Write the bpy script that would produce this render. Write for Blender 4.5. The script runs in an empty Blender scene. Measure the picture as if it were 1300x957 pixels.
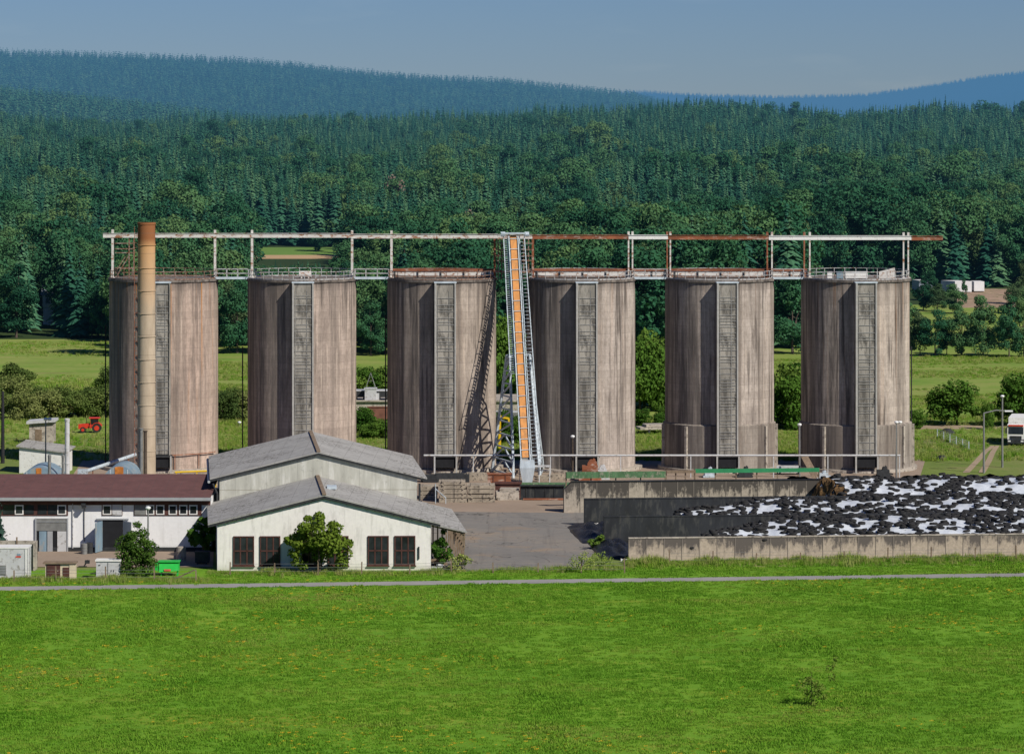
import bpy, math, random
import numpy as np
from mathutils import Vector, Matrix, Euler

random.seed(11)
rng = np.random.default_rng(11)
sc = bpy.context.scene
COL = sc.collection
R = math.radians
F, PX0, PY0, H = 4500.0, 650.0, 156.0, 48.0      # focal length in photo pixels, principal point, eye height

def X(px, D): return (px - PX0) / F * D
def Z(py, D): return H - (py - PY0) / F * D
def DG(py): return H * F / (py - PY0)              # distance of flat ground seen at row py
def P(px, py, D): return Vector((X(px, D), D, Z(py, D)))

# ------------------------------------------------------------------ objects
OFF = {}
def tag(o, label=None, cat=None, group=None, kind=None):
    if label: o['label'] = label
    if cat: o['category'] = cat
    if group: o['group'] = group
    if kind: o['kind'] = kind
    return o

def empty(name, loc, label=None, cat=None, group=None):
    o = bpy.data.objects.new(name, None)
    o.empty_display_size = 0.5
    COL.objects.link(o)
    o.location = loc
    OFF[o] = Vector(loc)
    return tag(o, label, cat, group)

def copy_tree(o, parent=None):
    c = o.copy()
    COL.objects.link(c)
    if parent is not None:
        c.parent = parent
    for ch in o.children:
        copy_tree(ch, c)
    return c

class MB:
    """collects shapes in world coordinates, builds ONE mesh object"""
    def __init__(s): s.v = []; s.f = []; s.m = []
    def add(s, vs, fs, mi=0):
        n = len(s.v)
        s.v += [tuple(v) for v in vs]
        s.f += [tuple(i + n for i in f) for f in fs]
        s.m += [mi] * len(fs)
        return s
    def box(s, c, size, rz=0.0, mi=0, rot=None):
        hx, hy, hz = size[0] / 2, size[1] / 2, size[2] / 2
        M = rot if rot is not None else Matrix.Rotation(rz, 3, 'Z')
        c = Vector(c)
        vs = [c + M @ Vector((x * hx, y * hy, z * hz)) for x in (-1, 1) for y in (-1, 1) for z in (-1, 1)]
        return s.add(vs, [(0, 1, 3, 2), (4, 6, 7, 5), (0, 4, 5, 1), (2, 3, 7, 6), (0, 2, 6, 4), (1, 5, 7, 3)], mi)
    def bar(s, a, b, w, h=None, up=(0, 0, 1), mi=0):
        a, b = Vector(a), Vector(b); d = (b - a)
        if d.length < 1e-6: return s
        d.normalize(); u = Vector(up)
        if abs(d.dot(u)) > .99: u = Vector((0, 1, 0))
        sx = d.cross(u).normalized(); sz = sx.cross(d)
        h = h or w
        vs = [p + sx * (i * w / 2) + sz * (j * h / 2) for p in (a, b) for i, j in ((-1, -1), (1, -1), (1, 1), (-1, 1))]
        return s.add(vs, [(0, 1, 2, 3), (7, 6, 5, 4), (0, 4, 5, 1), (1, 5, 6, 2), (2, 6, 7, 3), (3, 7, 4, 0)], mi)
    def tube(s, a, b, r, n=10, r2=None, mi=0, cap=True):
        a, b = Vector(a), Vector(b); d = (b - a).normalized()
        u = Vector((0, 0, 1)) if abs(d.z) < .95 else Vector((1, 0, 0))
        sx = d.cross(u).normalized(); sy = sx.cross(d)
        r2 = r if r2 is None else r2
        vs = []
        for p, rr in ((a, r), (b, r2)):
            for k in range(n):
                t = 2 * math.pi * k / n
                vs.append(p + sx * (math.cos(t) * rr) + sy * (math.sin(t) * rr))
        fs = [(k, (k + 1) % n, n + (k + 1) % n, n + k) for k in range(n)]
        if cap: fs += [tuple(range(n))[::-1], tuple(range(n, 2 * n))]
        return s.add(vs, fs, mi)
    def lathe(s, c, prof, n=48, mi=0, a0=0, a1=2 * math.pi, wob=None):
        c = Vector(c); full = abs(a1 - a0 - 2 * math.pi) < 1e-6
        m = n if full else n + 1
        vs = []
        for (r, z) in prof:
            for k in range(m):
                t = a0 + (a1 - a0) * k / n
                rr = r + (wob(t, z) if wob else 0)
                vs.append(c + Vector((math.cos(t) * rr, math.sin(t) * rr, z)))
        fs = []
        for j in range(len(prof) - 1):
            for k in range(n):
                k2 = (k + 1) % m
                fs.append((j * m + k, j * m + k2, (j + 1) * m + k2, (j + 1) * m + k))
        return s.add(vs, fs, mi)
    def prism(s, pts, d, mi=0):
        """closed polygon pts (3D list) extruded by vector d"""
        d = Vector(d); n = len(pts)
        vs = [Vector(p) for p in pts] + [Vector(p) + d for p in pts]
        fs = [tuple(range(n)), tuple(range(2 * n - 1, n - 1, -1))] + [(k, n + k, n + (k + 1) % n, (k + 1) % n) for k in range(n)]
        return s.add(vs, fs, mi)
    def build(s, name, mat, parent=None, smooth=False, origin=None):
        me = bpy.data.meshes.new(name)
        if parent is not None:
            o0 = OFF[parent]
        else:
            o0 = Vector(origin) if origin is not None else Vector((0, 0, 0))
        me.from_pydata([(x - o0.x, y - o0.y, z - o0.z) for x, y, z in s.v], [], s.f)
        mats = mat if isinstance(mat, (list, tuple)) else [mat]
        for m in mats: me.materials.append(m)
        if len(mats) > 1: me.polygons.foreach_set('material_index', s.m)
        me.update()
        import bmesh
        bm = bmesh.new(); bm.from_mesh(me)
        if len(bm.faces) < 60000: bmesh.ops.recalc_face_normals(bm, faces=bm.faces)
        bm.to_mesh(me); bm.free()
        if smooth:
            me.polygons.foreach_set('use_smooth', [True] * len(me.polygons))
            try: me.set_sharp_from_angle(angle=R(40))
            except Exception: pass
        o = bpy.data.objects.new(name, me)
        COL.objects.link(o)
        OFF[o] = o0
        if parent is not None: o.parent = parent
        else: o.location = o0
        return o

# ------------------------------------------------------------------ materials
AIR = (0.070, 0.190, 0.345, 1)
def haze_group():  # distance haze painted into materials as a blue glow, growing from the origin
    g = bpy.data.node_groups.new('painted_haze', 'ShaderNodeTree')
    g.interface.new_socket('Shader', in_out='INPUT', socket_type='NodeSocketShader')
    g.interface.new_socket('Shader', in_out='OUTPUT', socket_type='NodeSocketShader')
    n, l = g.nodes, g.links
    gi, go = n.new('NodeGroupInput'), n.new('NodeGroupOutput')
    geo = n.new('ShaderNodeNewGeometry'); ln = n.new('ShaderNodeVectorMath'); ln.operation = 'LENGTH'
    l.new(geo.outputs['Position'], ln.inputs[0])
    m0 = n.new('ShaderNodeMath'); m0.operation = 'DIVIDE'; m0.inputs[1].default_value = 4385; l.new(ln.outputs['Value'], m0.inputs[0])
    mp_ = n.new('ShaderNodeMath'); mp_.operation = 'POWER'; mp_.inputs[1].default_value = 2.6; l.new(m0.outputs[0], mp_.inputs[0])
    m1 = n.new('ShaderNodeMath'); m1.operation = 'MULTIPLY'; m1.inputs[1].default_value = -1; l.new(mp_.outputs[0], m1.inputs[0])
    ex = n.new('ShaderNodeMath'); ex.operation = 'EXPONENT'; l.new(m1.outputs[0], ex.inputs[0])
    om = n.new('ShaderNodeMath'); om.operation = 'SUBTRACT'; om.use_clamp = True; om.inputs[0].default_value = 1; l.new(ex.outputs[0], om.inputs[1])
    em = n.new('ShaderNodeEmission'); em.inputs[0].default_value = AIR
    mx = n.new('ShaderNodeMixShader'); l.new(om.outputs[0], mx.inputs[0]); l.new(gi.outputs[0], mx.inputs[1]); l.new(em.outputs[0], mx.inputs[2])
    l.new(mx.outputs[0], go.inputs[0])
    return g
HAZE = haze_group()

class NT:
    def __init__(s, name, haze=False):
        s.mat = bpy.data.materials.new(name); s.mat.use_nodes = True
        s.t = s.mat.node_tree; s.n = s.t.nodes; s.l = s.t.links
        s.n.clear()
        s.out = s.n.new('ShaderNodeOutputMaterial'); s.haze = haze
        s.tc = s.n.new('ShaderNodeTexCoord')
        if haze:
            try: s.mat.cycles.emission_sampling = 'NONE'
            except Exception: pass
    def link(s, a, b): s.l.new(a, b)
    def mapping(s, scale=(1, 1, 1), src=None, loc=None):
        m = s.n.new('ShaderNodeMapping'); m.inputs['Scale'].default_value = scale
        s.link(src or s.tc.outputs['Object'], m.inputs['Vector'])
        if loc is not None: s.link(loc, m.inputs['Location'])
        return m.outputs[0]
    def noise(s, vec, scale, detail=4, rough=.55, dist=0):
        n = s.n.new('ShaderNodeTexNoise'); n.inputs['Scale'].default_value = scale
        n.inputs['Detail'].default_value = detail; n.inputs['Roughness'].default_value = rough
        n.inputs['Distortion'].default_value = dist
        s.link(vec, n.inputs['Vector']); return n.outputs['Fac']
    def ramp(s, fac, stops):
        r = s.n.new('ShaderNodeValToRGB'); e = r.color_ramp.elements
        while len(e) < len(stops): e.new(.5)
        for k, (p, c) in enumerate(stops):
            e[k].position = p
            e[k].color = (c[0], c[1], c[2], 1) if not isinstance(c, (int, float)) else (c, c, c, 1)
        s.link(fac, r.inputs[0]); return r.outputs[0]
    def mix(s, fac, a, b, mode='MIX'):
        m = s.n.new('ShaderNodeMix'); m.data_type = 'RGBA'; m.blend_type = mode
        for sock, v in ((m.inputs[0], fac), (m.inputs[6], a), (m.inputs[7], b)):
            if isinstance(v, (int, float)): sock.default_value = v
            elif isinstance(v, tuple): sock.default_value = (v[0], v[1], v[2], 1)
            else: s.link(v, sock)
        return m.outputs[2]
    def math(s, op, a, b=None, c=None, clamp=False):
        m = s.n.new('ShaderNodeMath'); m.operation = op; m.use_clamp = clamp
        for k, v in enumerate((a, b, c)):
            if v is None: continue
            if isinstance(v, (int, float)): m.inputs[k].default_value = v
            else: s.link(v, m.inputs[k])
        return m.outputs[0]
    def sep(s, vec):
        x = s.n.new('ShaderNodeSeparateXYZ'); s.link(vec, x.inputs[0]); return x.outputs
    def rand(s):
        return s.n.new('ShaderNodeObjectInfo').outputs['Random']
    def bsdf(s, col, rough=.8, metal=0.0, bump=None, bstr=.3, bdist=.05, spec=.3):
        b = s.n.new('ShaderNodeBsdfPrincipled')
        if isinstance(col, tuple): b.inputs['Base Color'].default_value = (*col[:3], 1)
        else: s.link(col, b.inputs['Base Color'])
        if isinstance(rough, (int, float)): b.inputs['Roughness'].default_value = rough
        else: s.link(rough, b.inputs['Roughness'])
        b.inputs['Metallic'].default_value = metal
        b.inputs['Specular IOR Level'].default_value = spec
        if bump is not None:
            bn = s.n.new('ShaderNodeBump'); bn.inputs['Strength'].default_value = bstr; bn.inputs['Distance'].default_value = bdist
            s.link(bump, bn.inputs['Height']); s.link(bn.outputs[0], b.inputs['Normal'])
        return b.outputs[0]
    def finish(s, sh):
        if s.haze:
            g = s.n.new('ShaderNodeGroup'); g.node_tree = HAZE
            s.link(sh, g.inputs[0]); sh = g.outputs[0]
        s.link(sh, s.out.inputs[0]); return s.mat

def plain(name, c, rough=.7, metal=0, var=.25, scale=1.5, haze=False, dirt=None, dirt_amt=.35, stretch=(1, 1, 1)):
    """base colour with blotchy variation and optional dirt / rust patches"""
    t = NT(name, haze)
    v = t.mapping(stretch)
    n = t.noise(v, scale, 5, .6)
    lo = tuple(x * (1 - var) for x in c); hi = tuple(min(1, x * (1 + var)) for x in c)
    col = t.ramp(n, [(.3, lo), (.7, hi)])
    if dirt:
        n2 = t.noise(t.mapping(tuple(x * 1.7 for x in stretch)), scale * 1.3, 6, .65)
        m = t.ramp(n2, [(.62 - dirt_amt * .4, 0.0), (.72 - dirt_amt * .3, 1.0)])
        col = t.mix(m, col, dirt)
    return t.finish(t.bsdf(col, rough, metal, n, .15, .02))

def leaf_mat(name, cols, haze=False, trans=.3, scale=.5, world=0):
    t = NT(name, haze)
    r = t.rand()
    n = t.noise(t.mapping(), scale, 3, .6)
    k = t.math('ADD', t.math('MULTIPLY', r, .8), t.math('MULTIPLY', n, .8))
    k = t.math('SUBTRACT', k, .30)
    if world:
        pos = t.n.new('ShaderNodeNewGeometry').outputs['Position']
        wn_ = t.noise(t.mapping((.6, 1.6, 1), pos), world, 5, .65)
        k = t.math('ADD', t.math('MULTIPLY', k, .45), t.math('MULTIPLY_ADD', wn_, 1.5, -.46))
    m = len(cols)
    col = t.ramp(k, [(.05 + .9 * i / (m - 1), c) for i, c in enumerate(cols)])
    d = t.n.new('ShaderNodeBsdfDiffuse'); t.link(col, d.inputs[0])
    tr = t.n.new('ShaderNodeBsdfTranslucent'); t.link(t.mix(.5, col, (.09, .14, .02)), tr.inputs[0])
    mx = t.n.new('ShaderNodeMixShader'); mx.inputs[0].default_value = trans
    t.link(d.outputs[0], mx.inputs[1]); t.link(tr.outputs[0], mx.inputs[2])
    return t.finish(mx.outputs[0])

def silo_mat(name, rust=0.0, tint=(1, 1, 1), dark=.5):
    t = NT(name)
    r = t.rand()
    cv = t.n.new('ShaderNodeCombineXYZ')
    for k, mul in enumerate((37.0, 91.0, 53.0)): t.link(t.math('MULTIPLY', r, mul), cv.inputs[k])
    L = cv.outputs[0]
    z = t.sep(t.tc.outputs['Object'])[2]
    T3 = lambda c: tuple(a * b for a, b in zip(c, tint))
    blot = t.noise(t.mapping((1, 1, .22), loc=L), .42, 6, .64, .3)
    blot2 = t.noise(t.mapping((1, 1, .8), loc=L), 1.5, 6, .7)
    streak = t.noise(t.mapping((1, 1, .045), loc=L), 1.5, 5, .68)
    thin = t.noise(t.mapping((1, 1, .03), loc=L), 3.6, 3, .6)
    fine = t.noise(t.mapping((1, 1, .3), loc=L), 5.5, 5, .72)
    band = t.noise(t.mapping((1, 1, .012), loc=L), .55, 2, .5)
    patch = t.noise(t.mapping((1, 1, .22), loc=L), .30, 3, .55)
    base = t.ramp(blot, [(.28, T3((.325, .272, .236))), (.5, T3((.50, .42, .364))), (.72, T3((.635, .54, .47)))])
    base = t.mix(t.ramp(blot2, [(.32, .45), (.55, 0.0)]), base, (.19, .155, .13))
    base = t.mix(t.ramp(band, [(.42, .62), (.53, 0.0)]), base, (.19, .16, .138))
    topf = t.math('DIVIDE', z, 26.0)
    s1 = t.ramp(streak, [(.41, 1.0), (.53, 0.0)])
    wt = t.math('ADD', t.math('MULTIPLY_ADD', t.math('POWER', topf, 3.0), .35, .12), t.math('MULTIPLY', t.ramp(patch, [(.40, 0.0), (.56, 1.0)]), dark), clamp=True)
    base = t.mix(t.math('MULTIPLY', s1, wt, clamp=True), base, (.085, .072, .065))
    pl = t.math('MULTIPLY', t.ramp(thin, [(.57, 0.0), (.68, .85)]), t.ramp(patch, [(.40, .8), (.6, .15)]))
    base = t.mix(pl, base, (.68, .575, .48))
    base = t.mix(t.ramp(fine, [(.30, .35), (.52, 0.0)]), base, (.12, .10, .085))
    lift = t.n.new('ShaderNodeTexWhiteNoise'); lift.noise_dimensions = '1D'
    t.link(t.math('ADD', t.math('FLOOR', t.math('DIVIDE', z, 1.0)), t.math('MULTIPLY', r, 77)), lift.inputs['W'])
    base = t.mix(t.math('MULTIPLY', t.math('MULTIPLY', lift.outputs['Value'], blot2), .42), base, (.15, .125, .108))
    ln = t.math('LESS_THAN', t.math('FRACT', z), .06)
    base = t.mix(t.math('MULTIPLY', ln, t.math('MULTIPLY', t.ramp(blot2, [(.4, 0.0), (.6, 1.0)]), .38)), base, (.08, .066, .06))
    rim = t.ramp(topf, [(.955, 0.0), (.992, .75)])
    base = t.mix(t.math('MULTIPLY', rim, t.ramp(streak, [(.3, 1.0), (.7, .35)])), base, (.085, .075, .07))
    # shade painted with grime on the sunless side, broken up by run-off streaks
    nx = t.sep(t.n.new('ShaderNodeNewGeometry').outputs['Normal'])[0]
    shade_side = t.math('MULTIPLY', t.ramp(t.math('MULTIPLY_ADD', nx, .5, .5), [(.18, 1.0), (.62, 0.0)]), t.ramp(streak, [(.36, .8), (.66, .15)]))
    base = t.mix(shade_side, base, (.10, .092, .09))
    if rust:
        rs = t.noise(t.mapping((1, 1, .02), loc=L), 2.2, 3, .5)
        m = t.math('MULTIPLY', t.ramp(rs, [(.58, 0.0), (.66, 1.0)]), t.math('MULTIPLY', t.math('POWER', topf, 1.5), rust), clamp=True)
        base = t.mix(m, base, (.42, .19, .06))
    sh = t.bsdf(base, .93, 0, fine, .35, .06, .15)
    try: sh.node.inputs['Diffuse Roughness'].default_value = .25
    except Exception: pass
    return t.finish(sh)

def wall_panel_mat(name, c_light, c_dark, px=1.9, amount=.5, shift=0.0, zk=.16):
    """weathered concrete made of panels with dark algae from above"""
    t = NT(name)
    x, y, z = t.sep(t.tc.outputs['Object'])
    cell = t.math('FLOOR', t.math('DIVIDE', x, px))
    wn = t.n.new('ShaderNodeTexWhiteNoise'); wn.noise_dimensions = '1D'; t.link(cell, wn.inputs['W'])
    n1 = t.noise(t.mapping((1, 1, .35)), 1.0, 6, .72)
    n2 = t.noise(t.mapping((1, 1, 1)), 3.0, 6, .7)
    hz = t.math('MULTIPLY_ADD', z, zk, -.12 - shift)
    k = t.math('ADD', t.math('ADD', n1, t.math('MULTIPLY', wn.outputs['Value'], .22)), hz)
    k = t.math('ADD', k, t.math('MULTIPLY', n2, .35))
    m = t.ramp(k, [(1.19 - amount * .5 - .09, 0.0), (1.19 - amount * .5 + .07, 1.0)])
    lt = t.ramp(n2, [(.25, tuple(a * .62 for a in c_light)), (.65, c_light)])
    col = t.mix(m, lt, c_dark)
    fr = t.math('FRACT', t.math('DIVIDE', x, px))
    col = t.mix(t.math('MULTIPLY', t.math('LESS_THAN', fr, .05), .35), col, (.33, .29, .25))
    col = t.mix(t.math('MULTIPLY', t.math('GREATER_THAN', fr, .965), .9), col, (.05, .045, .04))
    return t.finish(t.bsdf(col, .92, 0, n2, .4, .04, .15))

def ground_mat(name, stops, scale=.05, fine=2.2, patch=None, patch_amt=.5, haze=False, bump=.4, yst=1.0, tracks=False):
    t = NT(name, haze)
    pos = t.n.new('ShaderNodeNewGeometry').outputs['Position']
    n1 = t.noise(t.mapping((1, yst, 1), pos), scale, 5, .6)
    n2 = t.noise(t.mapping((1, .6, 1), pos), fine, 6, .75)
    n3 = t.noise(t.mapping((1, .5, 1), pos), fine * .18, 4, .6)
    k = t.math('ADD', t.math('MULTIPLY', n1, .45), t.math('ADD', t.math('MULTIPLY', n2, .3), t.math('MULTIPLY', n3, .25)))
    m = len(stops)
    col = t.ramp(k, [(.33 + .34 * i / (m - 1), c) for i, c in enumerate(stops)])
    if patch:
        p = t.noise(t.mapping((1, yst * 1.3, 1), pos), scale * 1.7, 6, .7, .3)
        col = t.mix(t.math('MULTIPLY', t.ramp(p, [(.55, 0.0), (.7, 1.0)]), patch_amt), col, patch)
    if tracks:
        st_ = t.noise(t.mapping((1.3, .045, 1), pos), 1.0, 3, .6); st2 = t.noise(t.mapping((.05, .9, 1), pos), 1.0, 3, .6)
        col = t.mix(t.ramp(st_, [(.56, 0.0), (.70, .3)]), col, (.10, .095, .09)); col = t.mix(t.ramp(st2, [(.60, 0.0), (.70, .35)]), col, (.30, .25, .20))
        cr = t.noise(t.mapping((1, 1, 1), pos), .13, 2, .5, 1.5)
        col = t.mix(t.math('MULTIPLY', t.math('LESS_THAN', t.math('ABSOLUTE', t.math('SUBTRACT', cr, .5)), .006), .6), col, (.05, .048, .045))
    return t.finish(t.bsdf(col, .95, 0, n2, bump, .12, .1))

def roof_sheet_mat(name, c, moss=(.05, .04, .03), wave=0.18, moss_amt=.25):
    """fibre cement / corrugated sheets: fine ribs along local y, blotches, rows of sheets"""
    t = NT(name)
    x, y, z = t.sep(t.tc.outputs['Object'])
    n = t.noise(t.mapping(), .8, 6, .65); n2 = t.noise(t.mapping((1, 1, 1)), 2.6, 5, .7)
    col = t.ramp(n, [(.3, tuple(a * .78 for a in c)), (.7, tuple(a * 1.12 for a in c))])
    row = t.math('LESS_THAN', t.math('FRACT', t.math('DIVIDE', x, 1.55)), .035)
    col = t.mix(t.math('MULTIPLY', row, .35), col, (.06, .06, .06))
    row2 = t.math('LESS_THAN', t.math('FRACT', t.math('DIVIDE', y, 1.05)), .05)
    col = t.mix(t.math('MULTIPLY', row2, .22), col, (.09, .09, .09))
    rib = t.math('MULTIPLY_ADD', t.math('SINE', t.math('MULTIPLY', y, 2 * math.pi / wave)), .5, .5)
    col = t.mix(t.math('MULTIPLY', rib, .16), col, (.10, .10, .10))
    mm = t.ramp(n2, [(.60 - moss_amt * .3, 0.0), (.70 - moss_amt * .2, .85)])
    big = t.ramp(t.noise(t.mapping(), .16, 2, .5), [(.44, 0.0), (.58, 1.0)])
    col = t.mix(t.math('MULTIPLY', mm, big), col, moss)
    return t.finish(t.bsdf(col, .9, 0, rib, .3, .03, .2))

M = {}
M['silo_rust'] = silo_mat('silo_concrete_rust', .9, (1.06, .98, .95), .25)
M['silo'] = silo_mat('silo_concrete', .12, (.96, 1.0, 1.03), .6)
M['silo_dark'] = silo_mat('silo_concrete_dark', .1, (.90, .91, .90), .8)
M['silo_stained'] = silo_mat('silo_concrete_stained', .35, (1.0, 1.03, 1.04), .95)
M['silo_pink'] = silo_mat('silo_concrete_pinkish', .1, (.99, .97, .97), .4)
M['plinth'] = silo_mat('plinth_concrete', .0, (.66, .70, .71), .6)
M['chute'] = plain('chute_sheet', (.275, .26, .23), .85, 0, .42, .6, dirt=(.10, .095, .085), dirt_amt=.32, stretch=(1, 1, .3))
M['chute_rail'] = plain('chute_rail_metal', (.40, .395, .375), .5, .2, .15, 2)
M['rung'] = plain('rung_metal', (.34, .34, .33), .5, .2, .15, 3)
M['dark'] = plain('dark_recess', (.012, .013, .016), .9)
M['pitch'] = plain('dark_machine', (.03, .033, .036), .7, 0, .4, 2)
M['galv'] = plain('galvanised_steel', (.48, .55, .60), .5, .1, .22, 2, dirt=(.22, .21, .20), dirt_amt=.2)
M['galv_light'] = plain('galvanised_sheet', (.52, .60, .66), .5, .15, .2, 1.2, stretch=(1, 1, .4))
M['rail'] = plain('guard_rail_steel', (.50, .51, .51), .55, .3, .25, 1.5, dirt=(.19, .085, .045), dirt_amt=.3)
M['rail_rust'] = plain('guard_rail_rusty', (.30, .25, .22), .7, .1, .35, 1.5, dirt=(.17, .075, .04), dirt_amt=.55)
M['white_rust'] = plain('flaking_white_paint', (.62, .60, .57), .6, 0, .12, 1.2, dirt=(.27, .115, .05), dirt_amt=.28, stretch=(.5, 1, 1))
M['rust'] = plain('rusty_steel', (.24, .085, .042), .8, .1, .45, 1.0, dirt=(.42, .33, .28), dirt_amt=.2, stretch=(.4, 1, 1))
M['orange'] = plain('orange_belt_cover', (.60, .27, .085), .8, 0, .16, .7, dirt=(.44, .22, .09), dirt_amt=.35, stretch=(1, 1, .3))
M['chimney'] = None
M['white_wall'] = None
M['brown'] = plain('brown_paint', (.085, .036, .030), .7, 0, .25, 2)
M['white_paint'] = plain('white_paint', (.72, .72, .70), .6, 0, .08, 1.5, dirt=(.42, .40, .36), dirt_amt=.12)
M['glass_dark'] = plain('dark_window_glass', (.022, .027, .030), .12, 0, .5, .8)
M['gutter'] = plain('zinc_gutter', (.40, .42, .44), .45, .3, .12, 1)
M['black_wall'] = plain('black_coated_concrete', (.020, .023, .027), .75, 0, .4, .8, dirt=(.05, .052, .05), dirt_amt=.25, stretch=(1, 1, .3))
M['tyre'] = plain('old_rubber', (.022, .022, .023), .85, 0, .35, 3)
M['black_sheet'] = plain('black_plastic_sheet', (.018, .019, .021), .38, 0, .4, 1.2)
M['green_tarp'] = plain('green_tarpaulin', (.03, .23, .095), .55, 0, .18, 1)
M['algae'] = plain('algae_green_board', (.075, .16, .075), .85, 0, .4, 1.3, dirt=(.26, .27, .2), dirt_amt=.25, stretch=(1, 1, .6))
M['slab'] = plain('weathered_slab_concrete', (.33, .285, .225), .92, 0, .3, 1.1, dirt=(.11, .095, .08), dirt_amt=.3)
M['concrete'] = plain('pale_concrete', (.40, .36, .31), .92, 0, .22, .9, dirt=(.16, .14, .12), dirt_amt=.28)
M['bark'] = plain('bark', (.085, .065, .048), .95, 0, .35, 3)
M['bark_far'] = plain('bark_far', (.085, .065, .052), .95, 0, .35, 3, haze=True)
M['lamp_pole'] = plain('lamp_pole_grey', (.20, .205, .20), .6, .2, .2, 2)
M['lamp_glass'] = plain('lamp_glass', (.75, .76, .76), .25, 0, .05, 2)
M['dark_pole'] = plain('tarred_pole', (.022, .022, .026), .8, 0, .3, 3)
M['green_paint'] = plain('bright_green_paint', (.02, .42, .06), .45, 0, .1, 2)
M['red_paint'] = plain('red_tractor_paint', (.55, .045, .022), .45, 0, .15, 2)
M['light_grey'] = plain('light_grey_paint', (.50, .51, .52), .6, 0, .08, 1, dirt=(.28, .27, .25), dirt_amt=.2)
M['yellow'] = plain('yellow_paint', (.72, .48, .02), .5, 0, .1, 2)
M['cream'] = plain('cream_render', (.60, .52, .38), .85, 0, .1, 1)
M['blue_tank'] = plain('pale_blue_tank_paint', (.20, .29, .36), .55, .1, .2, 1, dirt=(.30, .31, .30), dirt_amt=.25, stretch=(1, 1, .3))
M['rust_orange'] = plain('orange_rust', (.48, .175, .035), .85, 0, .4, 1.5)
M['wood'] = plain('grey_timber', (.20, .15, .105), .9, 0, .3, 2)
M['red_white'] = plain('red_sticker', (.62, .10, .07), .5)
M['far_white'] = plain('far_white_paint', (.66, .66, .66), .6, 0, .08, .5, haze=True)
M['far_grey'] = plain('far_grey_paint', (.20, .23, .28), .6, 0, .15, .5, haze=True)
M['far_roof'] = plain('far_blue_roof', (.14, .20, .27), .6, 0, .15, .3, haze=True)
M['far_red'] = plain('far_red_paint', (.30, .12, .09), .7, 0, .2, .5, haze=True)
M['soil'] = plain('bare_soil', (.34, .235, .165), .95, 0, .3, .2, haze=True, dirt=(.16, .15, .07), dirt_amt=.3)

def chimney_mat():
    t = NT('chimney_concrete')
    z = t.sep(t.tc.outputs['Object'])[2]
    n = t.noise(t.mapping((1, 1, .25)), 1.2, 5, .6)
    c = t.ramp(n, [(.3, (.36, .29, .21)), (.7, (.50, .415, .31))])
    up = t.math('DIVIDE', z, 33.5)
    top = t.ramp(t.math('ADD', up, t.math('MULTIPLY', t.math('SUBTRACT', n, .5), .25)), [(.68, 0.0), (.97, .8)])
    c = t.mix(top, c, (.54, .29, .11))
    top2 = t.ramp(up, [(.955, 0.0), (.99, .85)])
    c = t.mix(top2, c, (.22, .075, .03))
    fr = t.math('LESS_THAN', t.math('FRACT', t.math('DIVIDE', z, 2.6)), .035)
    c = t.mix(t.math('MULTIPLY', fr, .35), c, (.17, .13, .10))
    return t.finish(t.bsdf(c, .9, 0, n, .2, .03, .15))
M['chimney'] = chimney_mat()

def white_wall_mat(name, base, grime, low=.6):
    t = NT(name)
    z = t.sep(t.tc.outputs['Object'])[2]
    n = t.noise(t.mapping((1, 1, .3)), .9, 6, .65); n2 = t.noise(t.mapping(), 2.5, 6, .7)
    c = t.ramp(n2, [(.3, tuple(a * .9 for a in base)), (.65, base)])
    c = t.mix(t.ramp(n, [(.52, 0.0), (.72, low)]), c, grime)
    str_ = t.noise(t.mapping((1.6, 1.6, .12)), 1.5, 4, .6)
    c = t.mix(t.ramp(str_, [(.56, 0.0), (.72, low * .6)]), c, grime)
    foot = t.math('SUBTRACT', 1.0, t.math('MULTIPLY', z, 1.3), clamp=True)
    c = t.mix(t.math('MULTIPLY', foot, t.math('MULTIPLY', n2, .9)), c, (.25, .23, .18))
    return t.finish(t.bsdf(c, .88, 0, n2, .25, .02, .2))
M['white_wall'] = white_wall_mat('whitewashed_wall', (.82, .80, .765), (.45, .44, .41), .75)
M['low_wall'] = white_wall_mat('white_render_wall', (.78, .79, .80), (.5, .5, .49), .4)
def grey_panel_mat():
    t = NT('grey_gable_sheets')
    x, y, z = t.sep(t.tc.outputs['Object'])
    n = t.noise(t.mapping((1, 1, .18)), .9, 5, .65); n2 = t.noise(t.mapping(), 2.2, 6, .7)
    c = t.ramp(n, [(.3, (.36, .36, .32)), (.52, (.47, .47, .42)), (.68, (.64, .64, .60))])
    c = t.mix(t.ramp(n2, [(.55, 0.0), (.72, .5)]), c, (.24, .235, .20))
    f = t.math('LESS_THAN', t.math('FRACT', t.math('DIVIDE', x, 1.75)), .04)
    c = t.mix(t.math('MULTIPLY', f, .3), c, (.2, .2, .18))
    f2 = t.math('LESS_THAN', t.math('ABSOLUTE', t.math('SUBTRACT', z, 6.6)), .05)
    c = t.mix(t.math('MULTIPLY', f2, .5), c, (.22, .2, .15))
    return t.finish(t.bsdf(c, .9, 0, n2, .2, .02, .2))
M['gable'] = grey_panel_mat()
M['roof'] = roof_sheet_mat('fibre_cement_roof', (.37, .365, .35), moss_amt=.35)
M['roof_brown'] = roof_sheet_mat('brown_sheet_roof', (.135, .062, .058), moss_amt=.05)
M['wallA'] = wall_panel_mat('bunker_panels_dark', (.42, .37, .31), (.075, .068, .062), 2.0, .46, .02, .12)
M['wallD'] = wall_panel_mat('bunker_panels_light', (.50, .42, .335), (.12, .105, .095), 1.95, .50)

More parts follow.
